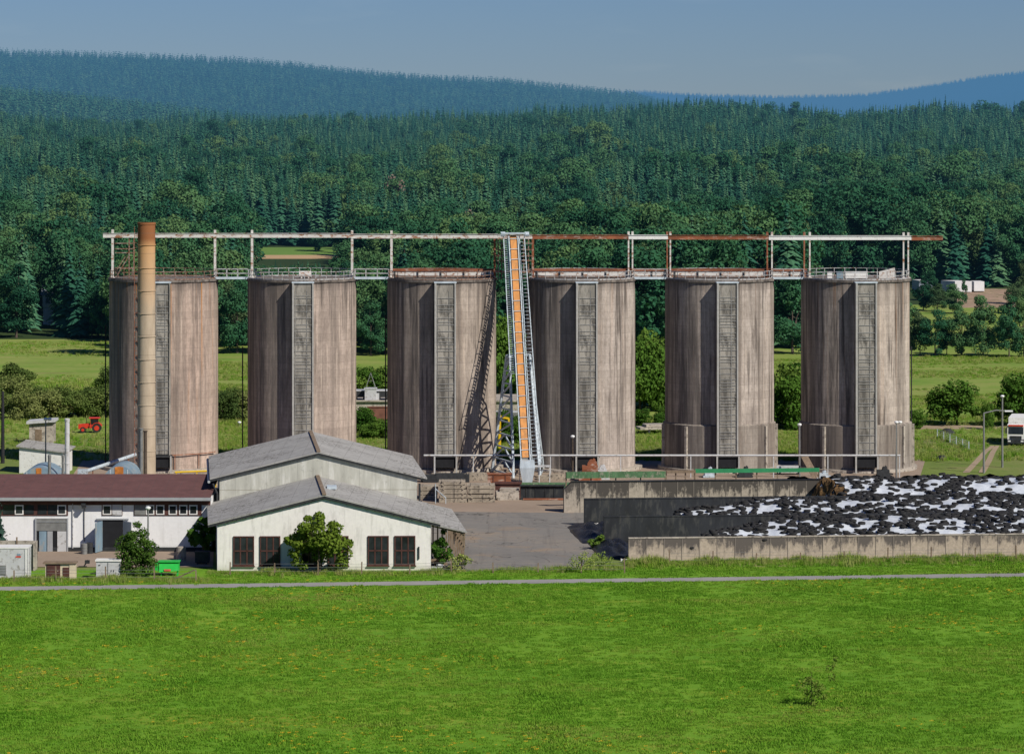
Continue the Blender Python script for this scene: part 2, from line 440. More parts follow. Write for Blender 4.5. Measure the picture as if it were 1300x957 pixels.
def plastic_mat():
    t = NT('silage_sheet')
    n = t.noise(t.mapping(), 1.3, 5, .6)
    nb = t.noise(t.mapping((1, 1, 1)), .33, 3, .6)
    c = t.ramp(n, [(.3, (.48, .53, .60)), (.7, (.68, .72, .77))])
    m = t.ramp(nb, [(.60, 0.0), (.64, 1.0)])
    c = t.mix(m, c, (.03, .031, .034))
    return t.finish(t.bsdf(c, .38, 0, n, .5, .12, .4))
M['plastic'] = plastic_mat()
def face_mat():
    t = NT('cut_silage')
    n = t.noise(t.mapping(), 1.1, 7, .75)
    c = t.ramp(n, [(.3, (.012, .009, .006)), (.5, (.10, .062, .03)), (.7, (.33, .20, .09))])
    return t.finish(t.bsdf(c, .95, 0, n, .6, .3, .1))
M['silage'] = face_mat()

M['grass'] = None
def front_grass():
    t = NT('meadow_grass_soil')
    pos = t.n.new('ShaderNodeNewGeometry').outputs['Position']
    a = t.noise(t.mapping((1, 1.2, 1), pos), .045, 5, .62)
    b = t.noise(t.mapping((1, .55, 1), pos), .5, 5, .68)
    c = t.noise(t.mapping((1, .35, 1), pos), 3.2, 5, .75)
    k = t.math('ADD', t.math('MULTIPLY', a, .4), t.math('ADD', t.math('MULTIPLY', b, .3), t.math('MULTIPLY', c, .3)))
    col = t.ramp(k, [(.34, (.082, .205, .015)), (.46, (.118, .258, .019)), (.56, (.152, .298, .024)), (.68, (.25, .315, .045))])
    p = t.noise(t.mapping((.55, 2.0, 1), pos), .055, 5, .7, .5)
    q = t.math('MULTIPLY', t.ramp(p, [(.52, 0.0), (.66, 1.0)]), t.ramp(c, [(.42, 0.0), (.58, 1.0)]))
    col = t.mix(t.math('MULTIPLY', q, .55), col, (.30, .24, .035))
    return t.finish(t.bsdf(col, .95, 0, c, .7, .15, .1))
M['grass'] = front_grass()
M['tuft'] = leaf_mat('grass_tufts', [(.095, .25, .018), (.145, .325, .028), (.21, .375, .04), (.35, .36, .09)], trans=.35, scale=.3, world=.055)
M['tall_grass'] = leaf_mat('tall_grass', [(.20, .30, .05), (.30, .38, .09), (.44, .42, .17)], trans=.3, scale=.3)
M['flower'] = plain('yellow_flowers', (.62, .40, .02), .8, 0, .3, 5)
M['ground'] = ground_mat('earth_and_weeds', [(.085, .14, .028), (.15, .20, .05), (.23, .215, .095)], .03, .8, (.24, .18, .11), .5)
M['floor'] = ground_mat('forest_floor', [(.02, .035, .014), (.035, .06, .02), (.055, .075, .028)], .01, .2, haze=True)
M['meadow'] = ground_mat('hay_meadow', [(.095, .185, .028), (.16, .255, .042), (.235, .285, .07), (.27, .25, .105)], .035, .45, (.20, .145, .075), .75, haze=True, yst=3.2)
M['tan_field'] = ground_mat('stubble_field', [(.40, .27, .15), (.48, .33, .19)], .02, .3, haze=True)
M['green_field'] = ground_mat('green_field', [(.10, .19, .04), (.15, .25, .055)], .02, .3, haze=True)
M['yard'] = ground_mat('yard_asphalt', [(.15, .147, .14), (.20, .19, .178), (.265, .228, .188)], .06, .9, (.30, .22, .15), .85, bump=.15, tracks=True)
M['yard_light'] = ground_mat('yard_concrete', [(.25, .195, .15), (.33, .26, .205)], .08, 1.1, (.18, .14, .11), .5, bump=.15)
M['road'] = ground_mat('farm_road_asphalt', [(.22, .215, .21), (.28, .272, .265), (.33, .325, .31)], .1, 2, bump=.1)
M['track'] = ground_mat('dirt_track', [(.28, .215, .145), (.38, .30, .22)], .1, 1.0, (.15, .17, .05), .5)

# foliage
M['apple'] = leaf_mat('apple_leaves', [(.05, .095, .014), (.105, .175, .022), (.19, .26, .04)], trans=.3, scale=.9)
M['shrub_red'] = leaf_mat('berry_shrub_leaves', [(.055, .115, .022), (.115, .19, .032), (.20, .25, .05), (.36, .20, .05)], trans=.25, scale=1.5)
M['bush'] = leaf_mat('bush_leaves', [(.04, .105, .018), (.085, .175, .028), (.15, .235, .045)], trans=.28, scale=.4)
M['bush_dull'] = leaf_mat('hedge_leaves', [(.06, .10, .03), (.12, .175, .045), (.22, .25, .085)], trans=.25, scale=.3)
M['blue_spruce'] = leaf_mat('blue_spruce_needles', [(.03, .065, .05), (.06, .10, .075)], trans=.15)
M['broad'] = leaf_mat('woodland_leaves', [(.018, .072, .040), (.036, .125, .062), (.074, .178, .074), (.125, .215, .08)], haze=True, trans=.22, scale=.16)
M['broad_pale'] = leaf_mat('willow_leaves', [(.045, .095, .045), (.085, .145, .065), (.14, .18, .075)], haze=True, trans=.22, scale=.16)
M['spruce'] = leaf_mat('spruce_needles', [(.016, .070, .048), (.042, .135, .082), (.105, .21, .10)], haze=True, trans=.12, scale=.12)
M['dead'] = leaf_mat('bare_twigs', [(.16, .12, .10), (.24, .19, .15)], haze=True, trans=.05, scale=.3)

# ------------------------------------------------------------------ world, sun, camera
SUN_AZ, SUN_EL = 45.0, 41.0           # sun to the right of and behind the viewer
w = bpy.data.worlds.new("World"); sc.world = w; w.use_nodes = True
wn, wl = w.node_tree.nodes, w.node_tree.links
wn.clear()
wo = wn.new('ShaderNodeOutputWorld'); bg = wn.new('ShaderNodeBackground')
sky = wn.new('ShaderNodeTexSky'); sky.sky_type = 'NISHITA'; sky.sun_disc = False
sky.sun_elevation = R(SUN_EL)
sdir = Vector((math.sin(R(SUN_AZ)) * math.cos(R(SUN_EL)), -math.cos(R(SUN_AZ)) * math.cos(R(SUN_EL)), math.sin(R(SUN_EL))))
sky.sun_rotation = math.atan2(sdir.x, sdir.y)
sky.altitude = 300; sky.air_density = 1.0; sky.dust_density = 0.0; sky.ozone_density = 6.0
tint = wn.new('ShaderNodeMix'); tint.data_type = 'RGBA'; tint.blend_type = 'MULTIPLY'; tint.inputs[0].default_value = 1
tint.inputs[7].default_value = (.55, .71, 1.06, 1)
# faint high cloud
tc = wn.new('ShaderNodeTexCoord'); mp = wn.new('ShaderNodeMapping'); mp.inputs['Scale'].default_value = (9, 9, 45)
no = wn.new('ShaderNodeTexNoise'); no.inputs['Scale'].default_value = 1.6; no.inputs['Detail'].default_value = 5
rp = wn.new('ShaderNodeValToRGB'); rp.color_ramp.elements[0].position = .55; rp.color_ramp.elements[0].color = (1, 1, 1, 1)
rp.color_ramp.elements[1].position = .8; rp.color_ramp.elements[1].color = (1.22, 1.12, 1.05, 1)
wl.new(tc.outputs['Generated'], mp.inputs[0]); wl.new(mp.outputs[0], no.inputs['Vector']); wl.new(no.outputs['Fac'], rp.inputs[0])
cm = wn.new('ShaderNodeMix'); cm.data_type = 'RGBA'; cm.blend_type = 'MULTIPLY'; cm.inputs[0].default_value = 1
wl.new(sky.outputs[0], tint.inputs[6]); wl.new(tint.outputs[2], cm.inputs[6]); wl.new(rp.outputs[0], cm.inputs[7])
wl.new(cm.outputs[2], bg.inputs[0]); bg.inputs[1].default_value = .056
wl.new(bg.outputs[0], wo.inputs[0])

sun = bpy.data.lights.new('sun', 'SUN'); sun.energy = 5.0; sun.angle = R(.5); sun.color = (1, .93, .82)
so = bpy.data.objects.new('sun', sun); COL.objects.link(so)
so.rotation_euler = sdir.to_track_quat('Z', 'Y').to_euler(); so.location = (100, -100, 200)

cam = bpy.data.cameras.new('camera'); cam.sensor_width = 36; cam.lens = F / 1300 * 36
cam.shift_y = -(478.5 - PY0) / 1300; cam.clip_start = 1; cam.clip_end = 40000
co = bpy.data.objects.new('camera', cam); COL.objects.link(co); co.location = (0, 0, H); co.rotation_euler = (R(90), 0, 0)
sc.camera = co
sc.view_settings.view_transform = 'Standard'; sc.view_settings.look = 'None'; sc.view_settings.exposure = 0
try:
    sc.cycles.use_denoising = True; sc.cycles.denoiser = 'OPENIMAGEDENOISE'
    sc.cycles.max_bounces = 5; sc.cycles.diffuse_bounces = 3; sc.cycles.transparent_max_bounces = 8
    sc.cycles.use_adaptive_sampling = True; sc.cycles.adaptive_threshold = .015
except Exception: pass

# ------------------------------------------------------------------ terrain
def prof(D, pts):
    xs = [p[0] for p in pts]; zs = [H + (PY0 - p[1]) / F * D for p in pts]
    return lambda px: np.interp(px, xs, zs)
RA = prof(2300, [(-400, 146), (0, 146), (250, 147), (450, 148), (560, 142), (650, 139), (800, 132), (900, 131), (1000, 136), (1150, 137), (1300, 138), (1700, 140)])
RB = prof(3100, [(-400, 96), (0, 106), (130, 120), (300, 140), (430, 150), (700, 152), (1700, 160)])
RC = prof(4300, [(-400, 56), (0, 61), (150, 65), (300, 71), (370, 77), (440, 85), (550, 94), (650, 98), (700, 104), (800, 114), (830, 122), (900, 136), (1000, 148), (1700, 165)])
RE = prof(7500, [(-400, 150), (900, 140), (1000, 133), (1100, 131), (1200, 129), (1250, 122), (1300, 114), (1700, 104)])
RD = prof(10500, [(-400, 128), (700, 116), (820, 115), (900, 119), (1000, 121), (1100, 118), (1150, 111), (1200, 104), (1250, 95), (1300, 90), (1400, 84), (1700, 90)])
CAN = 20.0
FY = np.array([900, 1150, 1400, 1700, 2000, 2300], float)
FZ = np.array([0, 2.0, 7.5, 17, 26, 37], float)
def terrain(px, Y):
    """ground height at photo column px and distance Y (the column fans out from the hilltop)"""
    a, b, c, e, d = RA(px) - CAN, RB(px) - CAN, RC(px) - CAN, RE(px) - 10, RD(px) - 10
    if Y < 0: return 46.0 - .02 * (-Y)
    if Y < 255: return 46.0 * (1 - Y / 255.0) ** 1.5
    if Y <= 900: return 0.0
    if Y <= 2300:
        base = float(np.interp(Y, FY, FZ)); k = max(0, (Y - 1300) / 1000)
        return base + (a - 37) * k * k * (3 - 2 * k) if k > 0 else base
    keys = [(2300, a), (2500, a - 14), (2700, b - 36), (3100, b), (3300, b - 15), (3550, max(26, c - 80)), (4300, c), (5000, c - 60), (6700, e - 80), (7500, e), (8000, e - 50), (9200, d - 100), (10500, d), (12000, d - 130), (16000, d - 180)]
    ys = [k[0] for k in keys]; zs = [k[1] for k in keys]
    j = int(np.searchsorted(ys, Y)) ; j = min(max(j, 1), len(ys) - 1)
    t = (Y - ys[j - 1]) / (ys[j] - ys[j - 1]); t = min(max(t, 0), 1)
    s = t * t * (3 - 2 * t)
    s = .5 * s + .5 * t
    return zs[j - 1] + (zs[j] - zs[j - 1]) * s

def gz(x, Y):
    return terrain(x / max(Y, 200) * F + PX0, Y)
def stand(x, Y):
    return 1 + .30 * mnoise.noise(Vector((x * .011, Y * .006, 4.2))) + .18 * mnoise.noise(Vector((x * .035, Y * .02, 1.7)))
from mathutils import noise as mnoise

def fan_sheet(name, mat, ys, pxs, dz=0.0):
    vs, fs = [], []
    for Y in ys:
        De = max(Y, 420)
        for px in pxs:
            vs.append((X(px, De), Y, terrain(px, Y) + dz))
    m = len(pxs)
    for j in range(len(ys) - 1):
        for k in range(m - 1):
            fs.append((j * m + k, j * m + k + 1, (j + 1) * m + k + 1, (j + 1) * m + k))
    b = MB(); b.add(vs, fs)
    o = b.build(name, mat, smooth=True)
    return tag(o, kind='structure')

pxs = [-1500, -1000, -700, -500, -350] + list(range(-250, 1560, 30)) + [1650, 1800, 2000, 2300, 2800]
fan_sheet('ground', M['ground'], [-300, -150, -60, 0, 40, 80, 120, 160, 200, 230, 255, 300, 400, 500, 600, 700, 780], pxs)
fan_sheet('woodland_ground', M['floor'], [780, 850, 900, 1000, 1100, 1200, 1350, 1500, 1650, 1800, 1950, 2100, 2200, 2300, 2400, 2500, 2600], pxs)
fan_sheet('hills', M['floor'], [2600, 2700, 2800, 2900, 3000, 3100, 3200, 3300, 3420, 3550, 3700, 3850, 4000, 4150, 4300, 4500, 4750, 5000, 5800, 6700, 7100, 7500, 7750, 8000, 8600, 9200, 9800, 10500, 11200, 12000, 14000, 16000], pxs)

def sheet(name, mat, poly, z, cut=None):
    b = MB(); b.add([(x, y, gz(x, y) * (1 if y > 900 else 0) + z) for x, y in poly], [tuple(range(len(poly)))])
    o = b.build(name, mat); return tag(o, kind='structure')

def strip(name, mat, left, right, z):
    """ribbon between two polylines of (x, y)"""
    b = MB(); vs = []
    for p, q in zip(left, right):
        vs += [(p[0], p[1], (gz(*p) if p[1] > 900 or p[1] < 255 else 0) + z), (q[0], q[1], (gz(*q) if q[1] > 900 or q[1] < 255 else 0) + z)]
    b.add(vs, [(2 * i, 2 * i + 1, 2 * i + 3, 2 * i + 2) for i in range(len(left) - 1)])
    return tag(b.build(name, mat, smooth=True), kind='structure')

# the foreground meadow, up to the building line, running back up the viewer's hill
mys = [-100, 0, 40, 80, 120, 160, 200, 230, 255, 300, 340]
vs_l = [(-260, y) for y in mys] + [(-260, 372), (-260, 376)]
strip('meadow', M['grass'], [(-170, y) for y in mys] + [(-170, 377.0)], [(170, y) for y in mys] + [(170, 388.0)], .02)
# farm road crossing it
def road_y(px): return DG(747.5 + (730 - 747.5) * px / 1300.0)
cols = list(range(-900, 2300, 200))
L = [(X(px, road_y(px)), road_y(px) - 1.55) for px in cols]; Rr = [(x, y + 3.1) for x, y in L]
strip('farm_road', M['road'], L, Rr, .045)
# meadow behind the silos
strip('hay_meadow', M['meadow'], [(X(-700, y), y) for y in (540, 600, 700, 786)], [(X(2000, y), y) for y in (540, 600, 700, 786)], .03)
strip('pasture', M['meadow'], [(X(960, y), y) for y in (786, 850, 930)], [(X(1500, y), y) for y in (786, 850, 930)], .03)
strip('stubble_field', M['tan_field'], [(X(318, y), y) for y in (1120, 1160, 1200)], [(X(445, y), y) for y in (1120, 1160, 1200)], .15)
strip('green_field', M['green_field'], [(X(250, y), y) for y in (1200, 1222, 1245)], [(X(440, y), y) for y in (1200, 1222, 1245)], .15)
strip('pale_field', M['green_field'], [(X(945, y), y) for y in (7300, 7420)], [(X(1060, y), y) for y in (7300, 7420)], 1.0)
# yard
sheet('yard', M['yard'], [(X(545, 384), 379), (X(735, 381), 381), (X(760, 400), 400), (X(742, 437), 437), (X(720, 449), 449), (X(540, 446), 446), (X(540, 420), 420)], .05)
sheet('yard_concrete', M['yard_light'], [(X(545, 437), 437.5), (X(728, 437), 436), (X(715, 452), 452), (X(545, 452), 452)], .054)
sheet('side_yard', M['yard_light'], [(-85, 383), (X(276, 383) - .5, 383), (X(276, 396) - .5, 397), (-85, 397)], .05)
sheet('works_yard', M['yard_light'], [(X(100, 455), 408), (X(1160, 455), 455), (X(1180, 500), 505), (X(100, 500), 505)], .03)
# dirt road and track on the right
strip('dirt_road', M['track'], [(X(px, DG(545)), DG(545)) for px in (1140, 1190, 1240, 1290, 1400)], [(X(px, DG(540)), DG(540)) for px in (1140, 1190, 1240, 1290, 1400)], .05)
for k, off in enumerate((0, 20)):
    pts = [(1222, 600), (1236, 586), (1247, 574), (1258, 566)]
    Lp = [(X(px + off * (1 - .25 * i), DG(py)), DG(py)) for i, (px, py) in enumerate(pts)]
    Rp = [(X(px + off * (1 - .25 * i) + 9 - i, DG(py)), DG(py)) for i, (px, py) in enumerate(pts)]
    strip('dirt_track', M['track'], Lp, Rp, .05)
sheet('bare_soil', M['soil'], [(X(1215, 905), 905), (X(1262, 900), 900), (X(1330, 930), 930), (X(1330, 1005), 1005), (X(1215, 1005), 1005)], .1)

# ------------------------------------------------------------------ silos
DC, SR, STOP = 493.5, 7.55, 26.3
CXS = [208, 383.5, 561, 737.5, 913, 1086]
silo_mats = ['silo_rust', 'silo_pink', 'silo_dark', 'silo', 'silo', 'silo_stained']
SIDE = ['first silo on the chimney side, rust streaked and half hidden by the tall chimney',
        'tall concrete silo behind the grey gabled shed roof, without a thick foot',
        'dark concrete silo on which the conveyor casts its slanted shadow',
        'concrete silo next to the conveyor stairs, with scrap at its foot',
        'concrete silo with a thicker foot, between the conveyor silo and the last one',
        'last concrete silo of the row, with thick foot and pale stained sunny side']
BOXA = R(-90 + 4.2)
def wob(seed):
    ph = [random.uniform(0, 6.28) for _ in range(4)]
    return lambda t, z: .03 * math.sin(9 * t + ph[0]) + .02 * math.sin(16 * t + ph[1])
for i, px in enumerate(CXS):
    c = Vector((X(px, DC), DC, 0))
    s = empty('silo', c, SIDE[i], 'silo', 'concrete silos standing in a row')
    thick = i >= 4
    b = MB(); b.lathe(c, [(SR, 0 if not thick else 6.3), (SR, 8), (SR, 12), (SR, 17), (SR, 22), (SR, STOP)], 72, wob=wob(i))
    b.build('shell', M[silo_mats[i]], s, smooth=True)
    b = MB(); b.lathe(c, [(0, STOP + .12), (SR + .18, STOP + .12), (SR + .18, STOP - .22), (SR - .3, STOP - .22)], 72)
    b.build('cap', M['plinth'], s)
    b = MB(); b.lathe(c, [(SR + 1.0, -.05), (SR + 1.0, .45), (SR * .9, .45)], 48)
    b.build('footing', M['concrete'], s)
    if thick:
        b = MB(); b.lathe(c, [(SR + .28, 0.45), (SR + .28, 6.4), (SR - .3, 6.75)], 72)
        bs = b.build('plinth_ring', M['plinth'], s, smooth=True)
        for a in (-90 - 38, -90 + 50, -90 - 80, -90 + 80):
            p = c + Vector((math.cos(R(a)), math.sin(R(a)), 0)) * (SR + .36)
            bb = MB(); bb.box((p.x, p.y, 3.3), (.35, .5, 5.9), R(a + 90)); bb.build('pilaster', M['concrete'], bs)
    # discharge chute with its ladder
    d = Vector((math.cos(BOXA), math.sin(BOXA), 0)); u = Vector((-d.y, d.x, 0)); rz = BOXA + R(90)
    wd = 2.25 if i == 0 else 2.9
    z0, z1 = 2.7, STOP - .25
    fc = c + d * (SR + 1.3)
    b = MB(); b.box(c + d * (SR + .5) + Vector((0, 0, (z0 + z1) / 2)), (wd - .02, 1.5, z1 - z0), rz)
    ch = b.build('chute', M['chute'], s)
    for sg in (-1, 1):
        b = MB(); b.box(fc + u * (sg * (wd / 2 - .1)) + Vector((0, 0, (z0 + z1) / 2 - .1)), (.2 if sg > 0 else .26, .28, z1 - z0 + .3), rz)
        b.build('side_rail', M['chute_rail'] if i else M['chute'], ch)
    b = MB(); b.box(c + d * (SR + .68) + Vector((0, 0, z1 + .1)), (wd + .15, 1.6, .16), rz)
    b.build('lid', M['galv_light'], ch)
    b = MB(); zz = z0 + .6; k = 0
    for sg in (-.72, .35):
        b.bar(fc + u * (wd * .5 * sg) + Vector((0, 0, z0)), fc + u * (wd * .5 * sg) + Vector((0, 0, z1 - 1)), .05)
    gap = random.choice([.8, .9, 1.0]) if i else .85
    while zz < z1 - 1.2:
        b.bar(fc - u * (wd / 2 - .3) + Vector((0, 0, zz)), fc + u * (wd / 2 - .3) + Vector((0, 0, zz)), .06)
        if random.random() < .35:
            b.bar(fc - u * (wd / 2 - .5) + Vector((0, 0, zz + .35)), fc + u * (wd / 2 - .5) + Vector((0, 0, zz + .35)), .06)
        zz += gap
    b.build('ladder', M['rung'], ch)
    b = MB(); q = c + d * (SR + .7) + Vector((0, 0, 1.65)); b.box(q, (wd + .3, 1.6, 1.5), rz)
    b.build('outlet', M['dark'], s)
    b = MB(); b.box(c + d * (SR + 1.3) + Vector((0, 0, 2.45)), (wd + .5, .9, .3), rz); b.build('outlet_hood', M['pitch'], s)
    for sg in (-1, 1):
        b = MB(); b.box(c + d * (SR + 1.65) + u * (sg * (wd / 2 + .05)) + Vector((0, 0, 1.3)), (.22, .22, 2.4), rz); b.build('outlet_post', M['chute_rail'], s)
    # guard rail
    b = MB(); n = 30; rr = SR - .1; zt = STOP + .1
    pts = [c + Vector((math.cos(2 * math.pi * k / n), math.sin(2 * math.pi * k / n), 0)) * rr for k in range(n)]
    for k in range(n):
        p, q = pts[k], pts[(k + 1) % n]
        for hh in (.55, 1.1): b.bar(p + Vector((0, 0, zt + hh)), q + Vector((0, 0, zt + hh)), .07)
        b.bar(p + Vector((0, 0, zt - .02)), p + Vector((0, 0, zt + 1.1)), .08)
        b.bar(p + Vector((0, 0, zt + .08)), q + Vector((0, 0, zt + .08)), .05, .16)
    b.build('guard_rail', M['rail_rust'] if i in (0, 2) else M['rail'], s)
    if i == 0:
        # climbing brackets on the dark side
        b = MB(); a0 = R(-90 - 20)
        base = c + Vector((math.cos(a0), math.sin(a0), 0)) * (SR + .02)
        for zz in range(2, 26, 2):
            o1 = Vector((math.cos(a0), math.sin(a0), 0)); t1 = Vector((-o1.y, o1.x, 0))
            b.bar(base - t1 * .5 + Vector((0, 0, zz)), base + o1 * .25 + t1 * .4 + Vector((0, 0, zz)), .09)
        b.bar(base + Vector((0, 0, 1.5)), base + Vector((0, 0, 26)), .16)
        b.build('rung_line', M['rust'], s)
        b = MB(); n = 18; rr = SR + .3
        for k in range(n):
            a, a2 = R(-90 - 10 + 80 * k / n), R(-90 - 10 + 80 * (k + 1) / n)
            p, q = [c + Vector((math.cos(t), math.sin(t), 2.5)) * 1 for t in (a, a2)]
            p = c + Vector((math.cos(a) * rr, math.sin(a) * rr, 2.5)); q = c + Vector((math.cos(a2) * rr, math.sin(a2) * rr, 2.5))
            b.bar(p, q, .1)
            if k % 6 == 0: b.bar(p, Vector((p.x, p.y, .4)), .1)
        b.build('foot_rail', M['rust'], s)

# roof-top bits
c6 = X(1086, DC)
for nm, px0, px1, y0, y1, mt, lab, cat in (
        ('roof_box', 1050, 1056, 346.5, 351.5, 'white_paint', 'small white box on top of the last silo, at its shaded end', 'box'),
        ('roof_box', 1062, 1070, 347, 351.5, 'blue_tank', 'pale blue box on top of the last silo', 'box'),
        ('roof_box', 1073, 1101, 347.5, 351.5, 'white_paint', 'long white box on top of the last silo', 'box')):
    D = DC - 3
    b = MB(); w_ = X(px1, D) - X(px0, D); zt = STOP + .12
    b.box((X((px0 + px1) / 2, D), D, zt + .5), (w_, .9, .8)); b.box((X((px0 + px1) / 2, D), D, zt + .95), (w_ + .1, 1.0, .1))
    for sg in (-1, 1): b.box((X((px0 + px1) / 2, D) + sg * (w_ / 2 - .15), D, zt + .06), (.14, .8, .12))
    tag(b.build(nm, M[mt], origin=(X((px0 + px1) / 2, D), D, zt)), lab, cat)
D = DC - 2
b = MB(); zt = STOP + .12
b.prism([(X(1116, D), D, zt + .02), (X(1136, D), D, zt + .02), (X(1136, D), D, zt + 1.5), (X(1116, D), D, zt + .95)], (0, .12, 0))
b.bar((X(1118, D), D + .15, zt), (X(1118, D), D + .9, zt + .1), .08); b.bar((X(1135, D), D + .1, zt + 1.4), (X(1135, D), D + 1.2, zt), .08)
tag(b.build('sheet_metal_panel', M['white_rust'], origin=(X(1126, D), D, zt)), 'tilted pale sheet metal panel on top of the last silo', 'panel')
D = DC - 1
b = MB(); b.tube((X(380, D), D, STOP + .62), (X(395, D), D, STOP + .62), .5, 14)
for px in (383, 392): b.box((X(px, D), D, STOP + .2), (.2, .8, .3))
tag(b.build('roof_drum', M['white_rust'], origin=(X(387, D), D, STOP + .1)), 'pale rusty drum lying on top of the second silo', 'drum')

# thin hanging drain pipes beside the silos
for px, y0, y1, lab in ((134, 412, 590, 'thin dark pipe hanging beside the first silo, on its shaded side'), (308, 440, 575, 'thin dark pipe between the first and second silo'),
                        (489.5, 400, 572, 'thin dark pipe between the second and third silo'), (1157, 440, 568, 'thin dark pipe beside the sunny side of the last silo')):
    D = DC
    b = MB(); x = X(px, D)
    b.bar((x, D, Z(y1, D) if False else 0), (x, D, Z(y0, D)), .16)
    q = min((X(cx, DC) for cx in CXS), key=lambda v: abs(v - x)); sg = 1 if q > x else -1
    for py in (y0 + 3, (y0 + y1) / 2):
        b.bar((x, D, Z(py, D)), (q - sg * (SR - .05), D, Z(py, D)), .08)
    tag(b.build('drain_pipe', M['dark_pole'], origin=(x, D, 0)), lab, 'pipe', 'thin pipes beside the silos')

# ------------------------------------------------------------------ gantry along the silo tops
DGA = DC - 1.0
zb = Z(300.5, DGA)
g = empty('gantry', (X(650, DGA), DGA, STOP), 'long overhead pipe beam on posts running along all the silo tops, white paint and rust', 'gantry')
def beam_seg(p0, p1, m):
    b = MB(); b.box(((X(p0, DGA) + X(p1, DGA)) / 2, DGA, Z(299 + 4 * ((p0 + p1) / 2 - 131) / 1066, DGA)), (X(p1, DGA) - X(p0, DGA), .35, .5)); 
    z = Z(299 + 4 * ((p0 + p1) / 2 - 131) / 1066, DGA)
    b.box(((X(p0, DGA) + X(p1, DGA)) / 2, DGA, z + .34), (X(p1, DGA) - X(p0, DGA), .55, .06))
    b.build('beam', M[m], g)
for p0, p1, m in ((131, 446, 'white_rust'), (446, 632, 'white_rust'), (632, 676, 'white_rust'), (676, 798, 'rust'), (798, 848, 'white_paint'), (848, 976, 'rust'), (976, 1157, 'white_paint'), (1157, 1197, 'rust')):
    beam_seg(p0, p1 - .12, m)
for px in (143, 273, 320, 447, 497, 798, 803, 847, 851, 974, 980, 1021, 1028, 1147, 1153):
    b = MB(); x = X(px, DGA); ztop = Z(299 + 4 * (px - 131) / 1066, DGA) - .32
    dbl = px in (143, 273, 320, 447, 497)
    b.bar((x, DGA, STOP + .1), (x, DGA, ztop), .32 if dbl else .2, .26)
    b.box((x, DGA, STOP + .2), (.6, .6, .12)); b.box((x, DGA, ztop + .9), (.3, .42, .5))
    b.build('post', M['white_rust'] if px not in (974, 1021, 847) else M['rust'], g)
# small stair frame at the left end
b = MB(); x0, x1, x2 = X(146, DGA), X(164, DGA), X(170, DGA)
for py in (309, 316, 321, 340): b.bar((x0, DGA, Z(py, DGA)), (x2, DGA, Z(py, DGA)), .13)
for x in (x1, x2): b.bar((x, DGA, STOP + .1), (x, DGA, Z(303.5, DGA)), .16)
b.bar((x0 + .2, DGA, STOP + .3), (x1, DGA, Z(324, DGA)), .14); b.bar((x0, DGA + .4, STOP + .9), (x1, DGA + .4, Z(318, DGA)), .12)
b.build('end_frame', M['rail_rust'], g)

# catwalks
names = ['catwalk joining the first and second silo', 'catwalk joining the second and third silo', 'catwalk joining the third silo to the conveyor silo', 'catwalk joining the fourth and fifth silo', 'catwalk joining the fifth and last silo']
for i in range(5):
    xa, xb = X(CXS[i], DC) + SR - .2, X(CXS[i + 1], DC) - SR + .2
    if i == 2: continue
    D = DC - 1.8
    cw = empty('catwalk', ((xa + xb) / 2, D, STOP), names[i] + ', pale steel handrails', 'catwalk', 'catwalks between the silo tops')
    b = MB(); b.box(((xa + xb) / 2, D + .5, STOP + .22), (xb - xa, 1.3, .14)); b.box(((xa + xb) / 2, D - .15, STOP + .16), (xb - xa, .1, .3)); b.build('deck', M['galv_light'], cw)
    for dy in (-.1, 1.1):
        b = MB()
        for hh in (.6, 1.2): b.bar((xa, D + dy, STOP + .2 + hh), (xb, D + dy, STOP + .2 + hh), .08)
        k = 0
        for t in np.linspace(0, 1, 4): b.bar((xa + (xb - xa) * t, D + dy, STOP + .25), (xa + (xb - xa) * t, D + dy, STOP + 1.4), .08)
        b.build('handrail', M['rail'], cw)

# trough conveyors lying along the tops of silos 3..5
for p0, p1, lab in ((497, 630, 'white trough conveyor with rusty cover on the third silo'), (677, 1025, 'long white trough conveyor with rusty cover over the fourth and fifth silo')):
    D = DC - .2; xa, xb = X(p0, D), X(p1, D); zt = STOP + .14
    t = empty('trough_conveyor', ((xa + xb) / 2, D, zt), lab, 'conveyor', 'trough conveyors on the silo tops')
    b = MB(); b.box(((xa + xb) / 2, D, zt + .62), (xb - xa, 1.0, .62)); b.build('trough', M['white_rust'], t)
    b = MB(); b.box(((xa + xb) / 2, D, zt + 1.1), (xb - xa, 1.25, .32)); b.build('cover', M['rust'], t)
    b = MB(); b.box(((xa + xb) / 2, D, zt + .2), (xb - xa, 1.1, .18)); b.build('base_beam', M['rail_rust'], t)
    for x in np.arange(xa + .5, xb, 3.2):
        b = MB(); b.box((x, D - .6, zt + .5), (.14, .16, 1.0)); b.build('bracket', M['pitch'], t)

# ------------------------------------------------------------------ inclined conveyor
FT = Vector((X(668.5, 472.5), 472.5, .9)); TP = Vector((X(651.5, 490.5), 490.5, 32.5))
ax = (TP - FT); Lc = ax.length; ad = ax.normalized()
sx = Vector((1, 0, 0)); sx = (sx - ad * sx.dot(ad)).normalized(); nn = sx.cross(ad).normalized()
if nn.y > 0: nn = -nn
cv = empty('inclined_conveyor', (FT.x, FT.y, 0), 'steep orange covered conveyor with blue grey lattice rails and stairs rising between the silos', 'conveyor')
def cp(t, s_, n_): return FT + ad * (t * Lc) + sx * s_ + nn * n_
b = MB()
b.bar(cp(.075, 0, .05), cp(.995, 0, .05), .86, .12, up=nn); b.build('belt_cover', M['orange'], cv)
b = MB(); b.bar(cp(.05, 0, -.32), cp(.99, 0, -.32), 1.12, .58, up=nn); b.build('belt_trough', M['lamp_pole'], cv)
